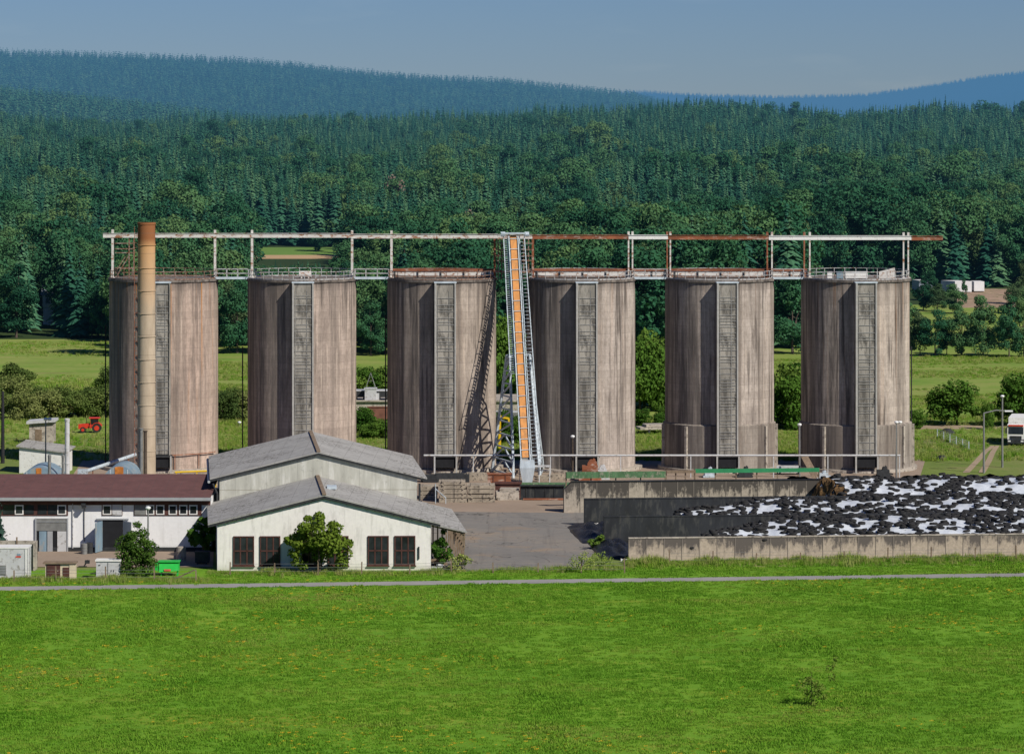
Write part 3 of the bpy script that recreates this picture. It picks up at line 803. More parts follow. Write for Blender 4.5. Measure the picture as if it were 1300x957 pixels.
for sg in (-1, 1):
    b = MB()
    for n_ in (.25, -.55): b.bar(cp(.03, sg * .62, n_), cp(1.0, sg * .62, n_), .13, .13, up=nn)
    N = 30
    for k in range(N):
        t0, t1 = .03 + .97 * k / N, .03 + .97 * (k + 1) / N
        b.bar(cp(t0, sg * .62, .25 if k % 2 else -.55), cp(t1, sg * .62, -.55 if k % 2 else .25), .08, up=nn)
    b.build('side_rail', M['galv'], cv)
for k in range(22):
    t = .06 + .92 * k / 21
    b = MB(); b.bar(cp(t, -.7, .2), cp(t, .7, .2), .075, up=nn); b.build('cross_bar', M['galv'], cv)
# stairs on both sides
for sg, w0, w1, ta in ((1, 1.5, 2.0, .04), (-1, 1.35, 1.45, .42)):
    b = MB()
    outer = lambda t: sg * (w1 + (w0 - w1) * t)
    for n_ in (-.1, .85): b.bar(cp(ta, outer(ta), n_), cp(1.0 if n_ < 0 else .97, outer(.97), n_), .09, up=nn)
    b.bar(cp(ta, sg * .85, -.1), cp(1.0, sg * .85, -.1), .1, up=nn)
    K = 62
    for k in range(K):
        t = ta + (.985 - ta) * k / (K - 1)
        b.bar(cp(t, sg * .85, -.1), cp(t, outer(t), -.1), .24, .05, up=(0, 0, 1))
        if k % 4 == 0: b.bar(cp(t, outer(t), -.1), cp(t, outer(t), .85), .07, up=nn)
    b.build('stair', M['galv'], cv)
# hopper / boot at the foot
b = MB()
rings = [(.95, .95, 3.0), (1.0, 1.0, 2.1), (.62, .6, .0)]
q = Vector((FT.x + .1, FT.y - .1, 0))
vs = []
for (a, c_, z) in rings: vs += [(q.x + sx_ * a, q.y + sy_ * c_, z + .02) for sx_, sy_ in ((-1, -1), (1, -1), (1, 1), (-1, 1))]
fs = [(3, 2, 1, 0), (8, 9, 10, 11)] + [(4 * j + k, 4 * j + (k + 1) % 4, 4 * j + 4 + (k + 1) % 4, 4 * j + 4 + k) for j in range(2) for k in range(4)]
b.add(vs, fs); b.build('hopper', M['galv_light'], cv)
b = MB(); b.box((q.x + 1.0, q.y + .3, 2.25), (4.2, 1.0, .16)); b.box((q.x + 1.0, q.y + .3, 1.7), (4.2, .1, .1))
for dx in (-1, 1.6, 3): b.box((q.x + dx, q.y + .75, 1.1), (.12, .12, 2.2))
b.build('foot_platform', M['light_grey'], cv)
# support tower: two lattice frames
t_top = .50
def tower(side, A, Bq):
    top = cp(t_top, side * 1.35, -.6)
    topA, topB = top + Vector((0, -.5, 0)), top + Vector((-.0 if side > 0 else -.4, 1.2, 0))
    topA.z = topB.z = top.z
    b = MB(); b.bar(A, topA, .3); b.bar(Bq, topB, .3)
    N = 9
    for k in range(N + 1):
        t = k / N * .96 + .02
        b.bar(A.lerp(topA, t), Bq.lerp(topB, t), .19)
        if k < N:
            t2 = (k + 1) / N * .96 + .02
            if k < 3:
                mid = A.lerp(topA, t2).lerp(Bq.lerp(topB, t2), .5)
                b.bar(A.lerp(topA, t), mid, .18); b.bar(Bq.lerp(topB, t), mid, .18)
            else: b.bar(A.lerp(topA, t2), Bq.lerp(topB, t), .18)
    b.build('support_frame', M['galv'], cv)
    return topA, topB
a1 = tower(-1, Vector((X(652, 479), 479, 0)), Vector((X(624.5, 488), 488, 0)))
a2 = tower(1, Vector((X(685.5, 479), 479, 0)), Vector((X(690, 488), 488, 0)))
b = MB(); b.bar(a1[0], a2[0], .2); b.bar(a1[1], a2[1], .2); b.build('tie_beam', M['galv'], cv)
# head frame with rusty posts and platform
for px, w_, m in ((628, .3, 'rust'), (632.5, .16, 'rail_rust'), (637, .16, 'rail_rust'), (665, .16, 'rail_rust'), (671, .16, 'rail_rust'), (676.5, .3, 'rust')):
    b = MB(); x = X(px, 491.5); b.bar((x, 491.5, STOP + .1), (x, 491.5, Z(303.6, 491.5)), w_); b.box((x, 491.5, STOP + .15), (.5, .5, .1)); b.build('head_post', M[m], cv)
b = MB()
for py in (309, 317, 325, 331): 
    b.bar((X(628, 491.2), 491.2, Z(py, 491.2)), (X(642, 491.2), 491.2, Z(py, 491.2)), .12); b.bar((X(662, 491.2), 491.2, Z(py, 491.2)), (X(676, 491.2), 491.2, Z(py, 491.2)), .12)
b.bar((X(628, 491), 491, Z(345, 491)), (X(676, 491), 491, Z(345, 491)), .2, .3)
b.build('head_frame', M['rail_rust'], cv)
b = MB(); b.box((X(652, 490), 490.2, Z(296.3, 490)), (3.4, .8, .18)); 
for px in (638.5, 669): b.tube((X(px, 490) - .3, 490.2, Z(297.5, 490)), (X(px, 490) + .3, 490.2, Z(297.5, 490)), .35, 10)
b.build('head_drive', M['galv_light'], cv)

# ------------------------------------------------------------------ pipe rail in front of the silos
D = 479.5; zr = Z(578, D)
pr = empty('pipe_rail', (X(840, D), D, 0), 'long pale pipe on thin posts running past the feet of the silos', 'pipe rail')
b = MB(); b.tube((X(538, D), D, zr), (X(1143, D), D, zr + .0), .13, 8); b.build('pipe', M['light_grey'], pr)
for px in (552, 601, 699, 788, 877, 982, 1051, 1142):
    b = MB(); b.bar((X(px, D), D, 0), (X(px, D), D, zr - .1), .12); b.build('post', M['light_grey'], pr)

# ------------------------------------------------------------------ chimney
D = 455; c = Vector((X(186, D), D, 0)); ht = Z(282.5, D)
ch = empty('chimney', c, 'tall round tan chimney with rusty orange top standing in front of the first silo', 'chimney')
b = MB(); b.lathe(c, [(1.19, 0), (1.16, ht * .3), (1.12, ht * .6), (1.12, ht - .3), (1.18, ht - .28), (1.18, ht), (.8, ht)], 32); b.build('shaft', M['chimney'], ch, smooth=True)
for k in range(1, 12):
    z = ht * k / 12
    b = MB(); b.lathe((c.x, c.y, z), [(1.19, 0), (1.215, .02), (1.215, .12), (1.19, .14)], 32); b.build('clamp_ring', M['chimney'], ch)
b = MB()
for z in np.arange(2, ht - 1, .6): b.bar((c.x - 1.17, c.y - .5, z), (c.x - 1.5, c.y - .5, z), .05); 
b.bar((c.x - 1.5, c.y - .5, 2), (c.x - 1.5, c.y - .5, ht - .5), .06)
b.build('rungs', M['rust'], ch)
for px, y0, m, lab in ((179.3, 545, 'lamp_pole', 'shorter grey flue pipe on the shaded side at the chimney foot'), (184.5, 548, 'bark', 'shorter brown flue pipe right in front of the chimney foot')):
    b = MB(); D2 = 449; x = X(px, D2); r = .22
    b.tube((x, D2, 0), (x, D2, Z(y0, D2)), r, 12); b.tube((x, D2, Z(y0, D2)), (x, D2, Z(y0, D2) + .15), r + .06, 12); b.tube((x, D2, 0), (x, D2, .2), r + .15, 12)
    tag(b.build('flue_pipe', M[m], origin=(x, D2, 0)), lab, 'flue pipe')

# ------------------------------------------------------------------ gabled sheds
U = Vector((math.cos(R(1.2)), math.sin(R(1.2)), 0)); V = Vector((-math.sin(R(5.2)), math.cos(R(5.2)), 0))
ZV = Vector((0, 0, 1))
def gable_block(root, O, width, depth, ze, za, over, wallm, name_roof='roof_slope', ovf=.35, wall_front=None):
    """O front-left wall corner; returns helper mapping (u, v, z)"""
    p = lambda u, v, z: O + U * u + V * v + ZV * z
    b = MB()
    b.add([p(0, 0, 0), p(width, 0, 0), p(width, 0, ze), p(width / 2, 0, za), p(0, 0, ze),
           p(0, depth, 0), p(width, depth, 0), p(width, depth, ze), p(width / 2, depth, za), p(0, depth, ze)],
          [(0, 1, 2, 3, 4), (9, 8, 7, 6, 5), (0, 4, 9, 5), (1, 6, 7, 2)])
    b.build('wall', wallm, root)
    sl = (za - ze) / (width / 2); th = .16
    for sg in (-1, 1):
        e = (-over if sg < 0 else width + over); zz = ze - over * sl
        b = MB()
        pts = [p(width / 2, -ovf, za + .06), p(e, -ovf, zz + .06), p(e, -ovf, zz + .06 + th), p(width / 2, -ovf, za + .06 + th)]
        b.prism(pts, V * (depth + 2 * ovf)); rf = b.build(name_roof, M['roof'], root)
    b = MB()
    b.bar(p(width / 2, -ovf - .06, za + .26), p(width / 2, depth + ovf, za + .26), .42, .14); b.build('ridge_cap', M['wood'], root)
    for sg in (-1, 1):
        e = (-over if sg < 0 else width + over); zz = ze - over * sl
        b = MB(); b.bar(p(width / 2, -ovf + .12, za - .08), p(e, -ovf + .12, zz - .08), .12, .22, up=(0, 0, 1)); b.build('barge_board', M['pitch'], root)
    return p

# rear shed
O2 = Vector((-33.0, 399.9, 0))
rs = empty('grey_shed', O2, 'larger rear shed with weathered grey gable and pale grey low pitched roof', 'shed', 'gabled sheds')
p2 = gable_block(rs, O2, 22.3, 26.0, 8.0, 10.7, 1.1, M['gable'])
b = MB(); b.tube(p2(-.75, .1, 7.3), p2(-.25, -.15, 6.2), .12, 8); b.tube(p2(-.25, -.15, 6.2), p2(-.25, -.15, .3), .12, 8); b.build('downpipe', M['pitch'], rs)
b = MB(); b.tube(p2(-1.2, -.4, 7.55), p2(-1.2, 26.4, 7.55), .16, 8); b.build('gutter', M['gutter'], rs)
b = MB(); b.tube(p2(22.55, -.15, 7.3), p2(22.55, -.15, .3), .12, 8); b.build('downpipe', M['pitch'], rs)
# front shed
O1 = Vector((-31.6, 380.0, 0))
fs_ = empty('white_shed', O1, 'smaller front shed with whitewashed gable, six brown barred windows and grey roof', 'shed', 'gabled sheds')
p1 = gable_block(fs_, O1, 22.9, 19.6, 5.12, 7.95, 1.0, M['white_wall'])
b = MB()
for k in range(12):
    for sg in (-1, 1):
        t = (k + .5) / 12; u_ = 11.45 + sg * t * 11.9
        b.box(p1(u_, -.12, 7.95 - t * 2.95 - .17), (.2, .3, .12), R(1.2))
b.bar(p1(-.5, -.1, 4.85), p1(11.45, -.1, 7.72), .06); b.bar(p1(23.4, -.1, 4.85), p1(11.45, -.1, 7.72), .06)
b.build('purlin_ends', M['pitch'], fs_)
def barred_window(root, p, u0, u1, z0, z1, cols=3, rows=2, v=-.03):
    w0 = MB(); cu, cz = (u0 + u1) / 2, (z0 + z1) / 2
    w0.box(p(cu, v, cz), (u1 - u0, .1, z1 - z0), R(1.2)); wi = w0.build('window', M['glass_dark'], root)
    bb = MB()
    for k in range(cols + 1):
        u_ = u0 + (u1 - u0) * k / cols; bb.box(p(u_, v - .06, cz), (.13, .08, z1 - z0 + .1), R(1.2))
    for k in range(rows + 1):
        z_ = z0 + (z1 - z0) * k / rows; bb.box(p(cu, v - .065, z_), (u1 - u0 + .1, .07, .13), R(1.2))
    bb.build('window_bars', M['brown'], wi)
    sb = MB(); sb.box(p(cu, v - .1, z0 - .12), (u1 - u0 + .3, .22, .1), R(1.2)); sb.build('sill', M['brown'], wi)
for a, c_ in ((297, 322), (330.5, 355.3), (383.5, 408.3), (417, 441.7), (467.5, 492.8), (501.3, 526.5)):
    u0 = X(a, 380.2) + 31.6; u1 = X(c_, 380.2) + 31.6
    barred_window(fs_, p1, u0, u1, .62, 3.66)
b = MB(); q = p1(12.2, 0, 0); b.box(p1(10.75, -.05, 5.1), (1.5, .1, 1.4), R(1.2)); b.build('hatch', M['glass_dark'], fs_)
b = MB(); b.box(p1(12.6, 8.5, 7.95 - 1.15 / 11.45 * 2.83 + .42), (1.05, 1.9, .28), R(4)); b.build('skylight', M['far_white'] if False else M['galv_light'], fs_)
b = MB(); b.box(p1(21.6, -.1, 1.9), (.14, .12, 1.3), R(1.2)); b.build('downpipe', M['pitch'], fs_)
# lean-to on the right of the front shed
lt = empty('lean_to', p1(23.6, 10, 0), 'open lean-to with grey mossy roof on timber posts against the white shed', 'lean-to')
b = MB(); b.prism([p1(22.2, .3, 4.98 + .02), p1(26.8, .3, 3.95), p1(26.8, .3, 4.1), p1(22.2, .3, 5.17)], V * 22.5); b.build('roof', M['roof'], lt)
for v in np.linspace(.6, 22, 9):
    b = MB(); b.bar(p1(26.4, v, 0), p1(26.4, v, 4.0), .16); b.build('post', M['wood'], lt)
for v in (.7, 7, 14, 21.5):
    b = MB(); b.bar(p1(24.6, v, 0), p1(24.6, v, 4.4), .16); b.bar(p1(23.0, v, 4.68), p1(26.6, v, 3.86), .14); b.build('post', M['wood'], lt)
b = MB()
for v in np.linspace(.5, 22.3, 24): b.bar(p1(26.55, v, 3.9), p1(26.55, v + .02, 1.6 + .6 * math.sin(v * 3)), .12, .05)
b.bar(p1(26.5, .4, 3.85), p1(26.5, 22.6, 3.85), .14); b.bar(p1(26.5, .4, 2.6), p1(26.5, 22.6, 2.6), .1)
b.build('slat_screen', M['wood'], lt)
# junk below the lean-to
for k, (u, v, sx_, sy_, sz_, m, lab, nm) in enumerate(((23.6, -.4, .9, 1.2, .75, 'light_grey', 'pale crumpled sheet pile beside the right corner of the white shed', 'sheet_pile'),
        (25.3, -.2, 2.0, 1.0, .8, 'slab', 'low heap of broken bricks under the front end of the lean-to', 'brick_heap'), (24.2, 3.5, 1.6, 1.2, 1.1, 'wood', 'stack of old boards under the lean-to roof', 'board_stack'))):
    b = MB()
    for j in range(7):
        rot = Euler((random.uniform(-.35, .35), random.uniform(-.35, .35), random.uniform(-.6, .6))).to_matrix()
        b.box(p1(u + random.uniform(-.4, .4) * sx_, v + random.uniform(-.3, .3) * sy_, sz_ * (j + .5) / 8 + .05), (sx_ * random.uniform(.5, .9), sy_ * random.uniform(.4, .8), sz_ * .22), rot=rot)
    tag(b.build(nm, M[m], origin=p1(u, v, 0)), lab, 'junk')

# ------------------------------------------------------------------ long low white building
D = 397.0
lb = empty('low_building', (X(100, D), D, 0), 'long low white building with brown sheet roof and a strip of small windows', 'building')
xl, xr = X(-90, D), -33.75
zt, zr_ = 6.0, 7.35; dep = 12
b = MB(); b.box(((xl + xr) / 2, D + dep / 2 + .01, 3.0), (xr - xl, dep, 5.86)); b.build('wall', M['low_wall'], lb)
b = MB(); b.prism([(xl - .3, D - .9, zt), (xl - .3, D + dep, zr_), (xl - .3, D + dep, zr_ + .16), (xl - .3, D - .9, zt + .16)], (xr - xl + .32, 0, 0)); b.build('roof', M['roof_brown'], lb)
b = MB(); b.box(((xl + xr) / 2, D - .98, zt - .02), (xr - xl + .3, .2, .34)); b.build('gutter', M['gutter'], lb)
b = MB(); b.box(((xl + xr) / 2, D - .45, zt - .28), (xr - xl, .86, .12)); b.box(((xl + xr) / 2, D - .06, zt - .55), (xr - xl, .1, .44)); b.build('soffit', M['brown'], lb)
def wpanel(px0, px1, py0, py1, m, name, par=lb, v=-.05, th=.1):
    b = MB(); x0, x1, z1, z0 = X(px0, D), X(px1, D), Z(py0, D), Z(py1, D)
    b.box(((x0 + x1) / 2, D + v, (z0 + z1) / 2), (x1 - x0, th, z1 - z0)); return b.build(name, M[m], par)
wpanel(-60, 86.3, 640, 654.3, 'brown', 'window_band', v=-.02); wpanel(129.3, 155.5, 640, 654.3, 'brown', 'window_band', v=-.02); wpanel(170, 256, 640, 654.3, 'brown', 'window_band', v=-.02)
for a, c_ in ((-20, -10), (19, 30), (73, 84.2), (130.5, 141.6), (185.3, 196), (198.2, 208.8), (214.2, 224.8), (227.5, 238), (240.2, 250.8)):
    wi = wpanel(a, c_, 640.6, 653, 'white_paint', 'window', v=-.1, th=.09)
    wpanel(a + 1.4, c_ - 1.4, 642.2, 651.4, 'glass_dark', 'pane', wi, v=-.15, th=.03)
for a, c_ in ((4, 18), (31, 43), (48, 59.5), (61, 72.5), (-40, -24)): wpanel(a, c_, 640.6, 652.5, 'glass_dark', 'window', v=-.09, th=.06)
wpanel(142.6, 154.8, 640.3, 653.6, 'light_grey', 'vent_panel', v=-.09, th=.08)
wpanel(171, 184.5, 640.8, 653.4, 'lamp_pole', 'shutter', v=-.09, th=.08)
# plinth
b = MB(); b.box(((xl + xr) / 2, D - .06, .25), (xr - xl, .16, .5)); b.build('plinth', M['pitch'], lb)
# gate 1
gt = wpanel(45.5, 86, 658, 702, 'dark', 'gate', v=-.02, th=.08)
wpanel(46, 85.5, 658.3, 673.5, 'far_grey' if False else 'lamp_pole', 'transom', gt, v=-.09, th=.06)
for a, c_, m in ((50, 59.2, 'blue_tank'), (60.3, 67, 'gutter'), (73, 84.5, 'light_grey')): wpanel(a, c_, 674, 702.6, m, 'door_leaf', gt, v=-.11, th=.08)
b = MB()
for px in (45.6, 85.8): b.box((X(px, D), D - .14, Z(680, D)), (.16, .14, 4.0))
b.box((X(66, D), D - .14, Z(662, D)), (3.5, .1, .06)); b.build('frame', M['gutter'], gt)
# gate 2, open
g2 = wpanel(130.5, 156, 659, 699, 'dark', 'doorway', v=-.03, th=.09)
b = MB(); b.box((X(143, D), D - .12, Z(658.6, D)), (3.6, .2, .16)); b.build('lintel', M['gutter'], g2)
hgt = Z(659.5, D) - .15
b = MB(); x = X(130.3, D); b.prism([(x, D - .1, .12), (x - .55, D - 1.9, .12), (x - .55, D - 1.9, hgt), (x, D - .1, hgt)], (-.08, .02, 0)); b.build('door_leaf', M['blue_tank'], g2)
b = MB(); x = X(156.4, D); b.prism([(x, D - .1, .12), (x + 1.0, D - 1.1, .12), (x + 1.0, D - 1.1, hgt), (x, D - .1, hgt)], (.06, .05, 0)); b.build('door_leaf', M['gutter'], g2)
# pipe and lamp on the wall
b = MB(); b.tube((X(92.5, D), D - .12, .4), (X(92.5, D), D - .12, 5.4), .06, 6); b.build('downpipe', M['light_grey'], lb)
b = MB(); xx = X(107, D); b.tube((xx, D - .1, 1.2), (xx, D - .1, 5.0), .045, 6); b.box((xx, D - .5, 5.1), (.36, .9, .3)); b.box((xx, D - .75, 5.35), (.46, .5, .3)); b.build('wall_lamp', M['pitch'], lb)

# ------------------------------------------------------------------ things in front of the low building
def ground_thing(name, m, pieces, at, lab, cat, group=None, rz=0):
    """pieces: (part name or None, material or None, [(dx,dy,dz,sx,sy,sz)...])"""
    e = empty(name, at, lab, cat, group)
    Mz = Matrix.Rotation(rz, 3, 'Z')
    for nm, mm, bs in pieces:
        b = MB()
        for (dx, dy, dz, a, c_, d_) in bs: b.box(Vector(at) + Mz @ Vector((dx, dy, dz)), (a, c_, d_), rz)
        b.build(nm, M[mm or m], e)
    return e
# pale container at the left edge
D = 374.5; x0, x1 = X(-25, D), X(37.5, D); wd = x1 - x0
ground_thing('container', 'light_grey', [('body', None, [(0, 0, 1.6, wd, 2.6, 3.2)]), ('rim', 'white_paint', [(0, 0, 3.26, wd + .12, 2.7, .14), (wd / 2 - .2, -1.34, 1.6, .16, .06, 3.1), (wd / 2 + .02, -1.2, 1.6, .08, .3, 3.1)]),
    ('vent_grille', 'lamp_pole', [(-.75 + wd * .02, -1.33, .95, 1.9, .06, 1.0)]), ('sticker', 'red_white', [(wd * .5 - 1.0, -1.32, 2.35, .55, .04, .14)]), ('emblem', 'blue_tank', [(wd * .5 - .95, -1.32, 2.56, .36, .04, .22)]),
    ('louvre', 'gutter', [(-.75 + wd * .02, -1.37, .6 + .17 * k, 1.8, .04, .05) for k in range(5)])], ((x0 + x1) / 2, D, 0), 'pale grey container with vent grille and small red sticker, at the meadow edge', 'container')
D = 379
ground_thing('material_bay', 'concrete', [('back_panel', None, [(0, 1.2, 1.5, 5.6, .2, 3.0)]), ('side_panel', None, [(-2.7, .2, 1.5, .2, 2.0, 3.0)]), ('side_panel', None, [(2.7, .2, 1.5, .2, 2.0, 3.0)]), ('post', 'wood', [(-1.3, 1.05, 1.7, .16, .1, 3.4)]), ('post', 'wood', [(.6, 1.05, 1.7, .16, .1, 3.4)])],
    (X(10, D), D + 1.5, .04), 'brownish concrete bay standing behind the pale container', 'bay')
# brown hutch
D = 373.2
ground_thing('garden_hutch', 'brown', [('door', None, [(-.75, -.78, .85, 1.45, .06, 1.55)]), ('side_door', None, [(.62, -.78, .7, .75, .06, 1.25)]), ('body', 'cream', [(-.05, 0, .85, 3.1, 1.5, 1.7)]),
    ('cream_panel', 'cream', [(1.25, -.8, .8, .62, .08, 1.55)]), ('roof', 'wood', [(-.1, -.05, 1.76, 3.5, 1.8, .12), (-.1, -.5, 1.84, 3.3, .6, .06)]), ('handle', 'cream', [(-.28, -.83, .95, .07, .05, .07)])], (X(78, D), D, 0), 'small brown and cream hutch with flat lid at the meadow edge', 'hutch')
# switch cabinet
D = 373.6
ground_thing('switch_cabinet', 'light_grey', [('body', None, [(0, 0, .95, 2.5, 1.3, 1.9)]), ('lid', 'white_paint', [(0, 0, 1.97, 2.7, 1.5, .16)]), ('door_seam', 'lamp_pole', [(0, -.67, .95, .05, .05, 1.7)]), ('handle', 'pitch', [(.35, -.69, .9, .05, .05, .2), ]), ('handle', 'pitch', [(.6, -.69, .9, .05, .05, .2)]), ('hinge', 'pitch', [(-.9, -.69, 1.5, .2, .04, .06)])],
    (X(138, D), D, 0), 'light grey electrical cabinet beside the berry shrub', 'cabinet')
# green trailer box
D = 376.0; gx = X(214, D)
e = empty('green_skip', (gx, D, 0), 'bright green tipping skip with slanted front beside the berry shrub', 'skip')
b = MB(); b.prism([(gx - .95, D - .7, .45), (gx + 1.15, D - .7, .6), (gx + 1.05, D - .2, 1.45), (gx - .95, D - .2, 1.45)], (0, 1.3, 0)); b.build('body', M['green_paint'], e)
b = MB(); b.box((gx + .05, D + .3, 1.5), (2.3, 1.4, .1)); b.build('rim', M['green_paint'], e)
for dx in (-.75, .95):
    b = MB(); b.bar((gx + dx, D - .3, 0), (gx + dx, D - .3, .6), .12); b.bar((gx + dx, D + .5, 0), (gx + dx, D + .5, .6), .12); b.bar((gx + dx, D - .4, .06), (gx + dx, D + .6, .06), .12); b.build('leg', M['green_paint'], e)
b = MB(); b.box((gx - .05, D - .72, .68), (.7, .06, .2)); b.build('red_label', M['red_white'], e)
b = MB(); b.prism([(gx - 1.05, D - .5, .5), (gx - 1.5, D - .5, .7), (gx - 1.5, D - .5, 1.4), (gx - 1.05, D - .5, 1.4)], (0, .9, 0)); b.build('chute', M['green_paint'], e)
# drums and barrels
def barrel(at, r, h, m, lab, nm='barrel'):
    b = MB(); b.lathe(at, [(0, 0), (r, 0), (r, h * .3), (r + .03, h * .33), (r, h * .36), (r, h * .63), (r + .03, h * .66), (r, h * .69), (r, h), (0, h)], 18)
    tag(b.build(nm, M[m], origin=at), lab, 'barrel')
barrel((X(107, 394.5), 394.5, .05), .34, 1.15, 'lamp_pole', 'grey barrel against the wall between the two gates')
barrel((X(113.5, 395), 395, .05), .4, 1.2, 'pitch', 'dark barrel beside the open left door leaf')
barrel((X(230, 389), 389, 0), .55, 1.5, 'concrete', 'pale stubby concrete pipe standing in the shadow by the shed')
b = MB(); at = Vector((X(257, 386), 386, 0)); b.box(at + ZV * .75, (1.5, 1.4, 1.1)); b.box(at + ZV * 1.34, (1.6, 1.5, .1)); b.box(at + Vector((-.5, -.6, .1)), (.2, .2, .2)); b.box(at + Vector((.5, -.6, .1)), (.2, .2, .2))
tag(b.build('waste_bin', M['pitch'], origin=at), 'dark blue bin in the shade left of the white shed', 'bin')
b = MB(); at = Vector((X(105.5, 383), 383, .05)); 
b.bar(at + Vector((-.5, 0, .05)), at + Vector((.4, 0, .05)), .1); b.bar(at + Vector((.1, 0, .05)), at + Vector((.5, 0, .75)), .14); b.box(at + Vector((.45, 0, .55)), (.5, .4, .35))
tag(b.build('hand_cart', M['pitch'], origin=at), 'small dark handcart on the side yard behind the hutch', 'cart')

# street lamps and poles
def lamp(px, ytop, D, lab, arm=0.0, r=.1, m='lamp_pole', double=False, head=True, ybase=None):
    x = X(px, D); zt = Z(ytop, D)
    e = empty('street_lamp' if head else 'pole', (x, D, 0), lab, 'lamp' if head else 'pole', 'street lamps' if head else None)
    b = MB(); b.tube((x, D, 0), (x, D, zt), r * 1.25, 10, r2=r * .85)
    if arm: b.tube((x, D, zt - .05), (x + arm * .55, D, zt + .35), r * .7, 8); b.tube((x + arm * .55, D, zt + .35), (x + arm, D, zt + .25), r * .6, 8)
    b.build('shaft', M[m], e)
    if head:
        b = MB(); hx = x + arm; hz = zt + (.25 if arm else .1)
        dx = math.copysign(1, arm) if arm else 1
        b.lathe((hx, D, hz), [(0, .22), (.25, .15), (.3, 0), (.2, -.16), (0, -.2)], 12) if not arm else b.box((hx + dx * .4, D, hz), (1.1, .4, .2))
        b.build('lamp_head', M['lamp_glass'], e)
        if double:
            b = MB(); b.lathe((x - arm if arm else x + .5, D, zt + .1), [(0, .22), (.25, .15), (.3, 0), (.2, -.16), (0, -.2)], 12); b.build('lamp_head', M['lamp_glass'], e)
    return e
lamp(188, 646, 377, 'slim lamp post rising through the berry shrub, before the low building', 0, .09)
lamp(1015, 540, 481, 'lamp post between the two silos with thick feet', 0, .11)
lamp(727, 555, 480, 'dark lamp post before the silo next to the conveyor', 0, .1, 'bark')
lamp(1138, 537, 474, 'grey lamp post standing before the last silo', 0, .11, double=True)
lamp(1249, 524, 486, 'tall lamp post with long arm beside the dirt track', 3.0, .13)
lamp(1272.5, 504, 494, 'straight lamp post with round head left of the truck', 0, .13)
lamp(58, 533, 470, 'thin twin lamp post before the white hut', 0, .09, double=True)
lamp(304, 537, 560, 'distant pale post between the first and second silo', 0, .1)
lamp(3.5, 497, 500, 'dark tarred pole with a rusty tip at the edge of the hedge', 0, .22, 'dark_pole', head=False)

# grey steel flue left, short flues
def flue(px, ytop, D, r, lab, m='galv', cap=True):
    x = X(px, D); zt = Z(ytop, D)
    b = MB(); b.lathe((x, D, 0), [(r, 0), (r, zt - .4), (r * 1.12, zt - .36), (r * 1.12, zt - .08), (r * .8, zt), (0, zt)], 16)
    for k in range(1, 6): b.lathe((x, D, zt * k / 6), [(r, 0), (r * 1.07, .04), (r * 1.07, .14), (r, .18)], 16)
    tag(b.build('flue_pipe', M[m], origin=(x, D, 0)), lab, 'flue pipe')
flue(85.3, 531, 440, .30, 'tall light grey flue pipe right of the white hut', 'light_grey')
flue(62.8, 577, 436, .2, 'short dark flue pipe before the white hut, left one', 'lamp_pole')
flue(80, 577, 437, .17, 'short dark flue pipe touching the tall light grey flue', 'lamp_pole')

# tanks behind the roof
def tank(px, ytop, D, r, lab, stripe):
    x = X(px, D); cz = Z(ytop, D) - r
    e = empty('storage_tank', (x, D, 0), lab, 'tank', 'blue and rust tanks behind the brown roof')
    b = MB(); b.tube((x, D, cz), (x, D + 7, cz), r, 32); b.build('shell', M['blue_tank'], e, smooth=True)
    b = MB(); N = 14
    for k in range(N):
        t0, t1 = -stripe + 2 * stripe * k / N, -stripe + 2 * stripe * (k + 1) / N
        h0, h1 = math.sqrt(max(0, r * r - (t0 * r) ** 2)), math.sqrt(max(0, r * r - (t1 * r) ** 2))
        b.prism([(x + t0 * r, D - .21, cz - h0 * .97), (x + t1 * r, D - .21, cz - h1 * .97), (x + t1 * r, D - .21, cz + h1 * .97), (x + t0 * r, D - .21, cz + h0 * .97)], (0, .05, 0))
    b.build('rust_band', M['rust_orange'], e)
    b = MB(); b.lathe((x, D, 0), [(r, 0)], 4) if False else b.tube((x, D - .15, cz), (x, D - .02, cz), r * 1.0, 32); o = b.build('end_rim', M['blue_tank'], e)
    for dy in (1, 6):
        b = MB(); b.box((x, D + dy, max(.3, (cz - r * .6) / 2)), (r * 1.4, .4, max(.4, cz - r * .6))); b.build('saddle', M['concrete'], e)
    b = MB(); b.box((x - r * .55, D - .17, cz), (.12, .05, r * 1.6)); b.box((x + r * .5, D - .17, cz), (.12, .05, r * 1.6)); b.build('seam', M['galv'], e)
tank(49.5, 593, 440, 2.75, 'larger pale blue tank with dull rust stripe, before the white hut', .12)
tank(151.5, 591.5, 442, 2.05, 'smaller pale blue tank with bright orange rust stripe at the chimney foot', .26)

# grey auger tube
D = 452
e = empty('auger_tube', (X(112, D), D, 0), 'slanting grey auger tube leading to the first silo', 'auger')
b = MB(); b.tube((X(108, D), D, Z(598.5, D)), (X(157, D), D + 14, Z(577, D + 14)), .24, 12); b.build('tube', M['galv'], e)
for px, t in ((115, .15), (150, .86)):
    pt = Vector((X(108, D), D, Z(598.5, D))).lerp(Vector((X(157, D), D + 14, Z(577, D + 14))), t)
    b = MB(); b.bar((pt.x, pt.y, 0), (pt.x, pt.y, pt.z - .2), .12); b.build('prop', M['rust'], e)
b = MB(); q = Vector((X(108, D), D, Z(598.5, D))); b.box(q + Vector((-.3, 0, -.3)), (1.2, 1.0, 1.2)); b.bar(q + Vector((-.5, 0, -.8)), (q.x - .5, q.y, 0), .2); b.build('inlet', M['galv'], e)

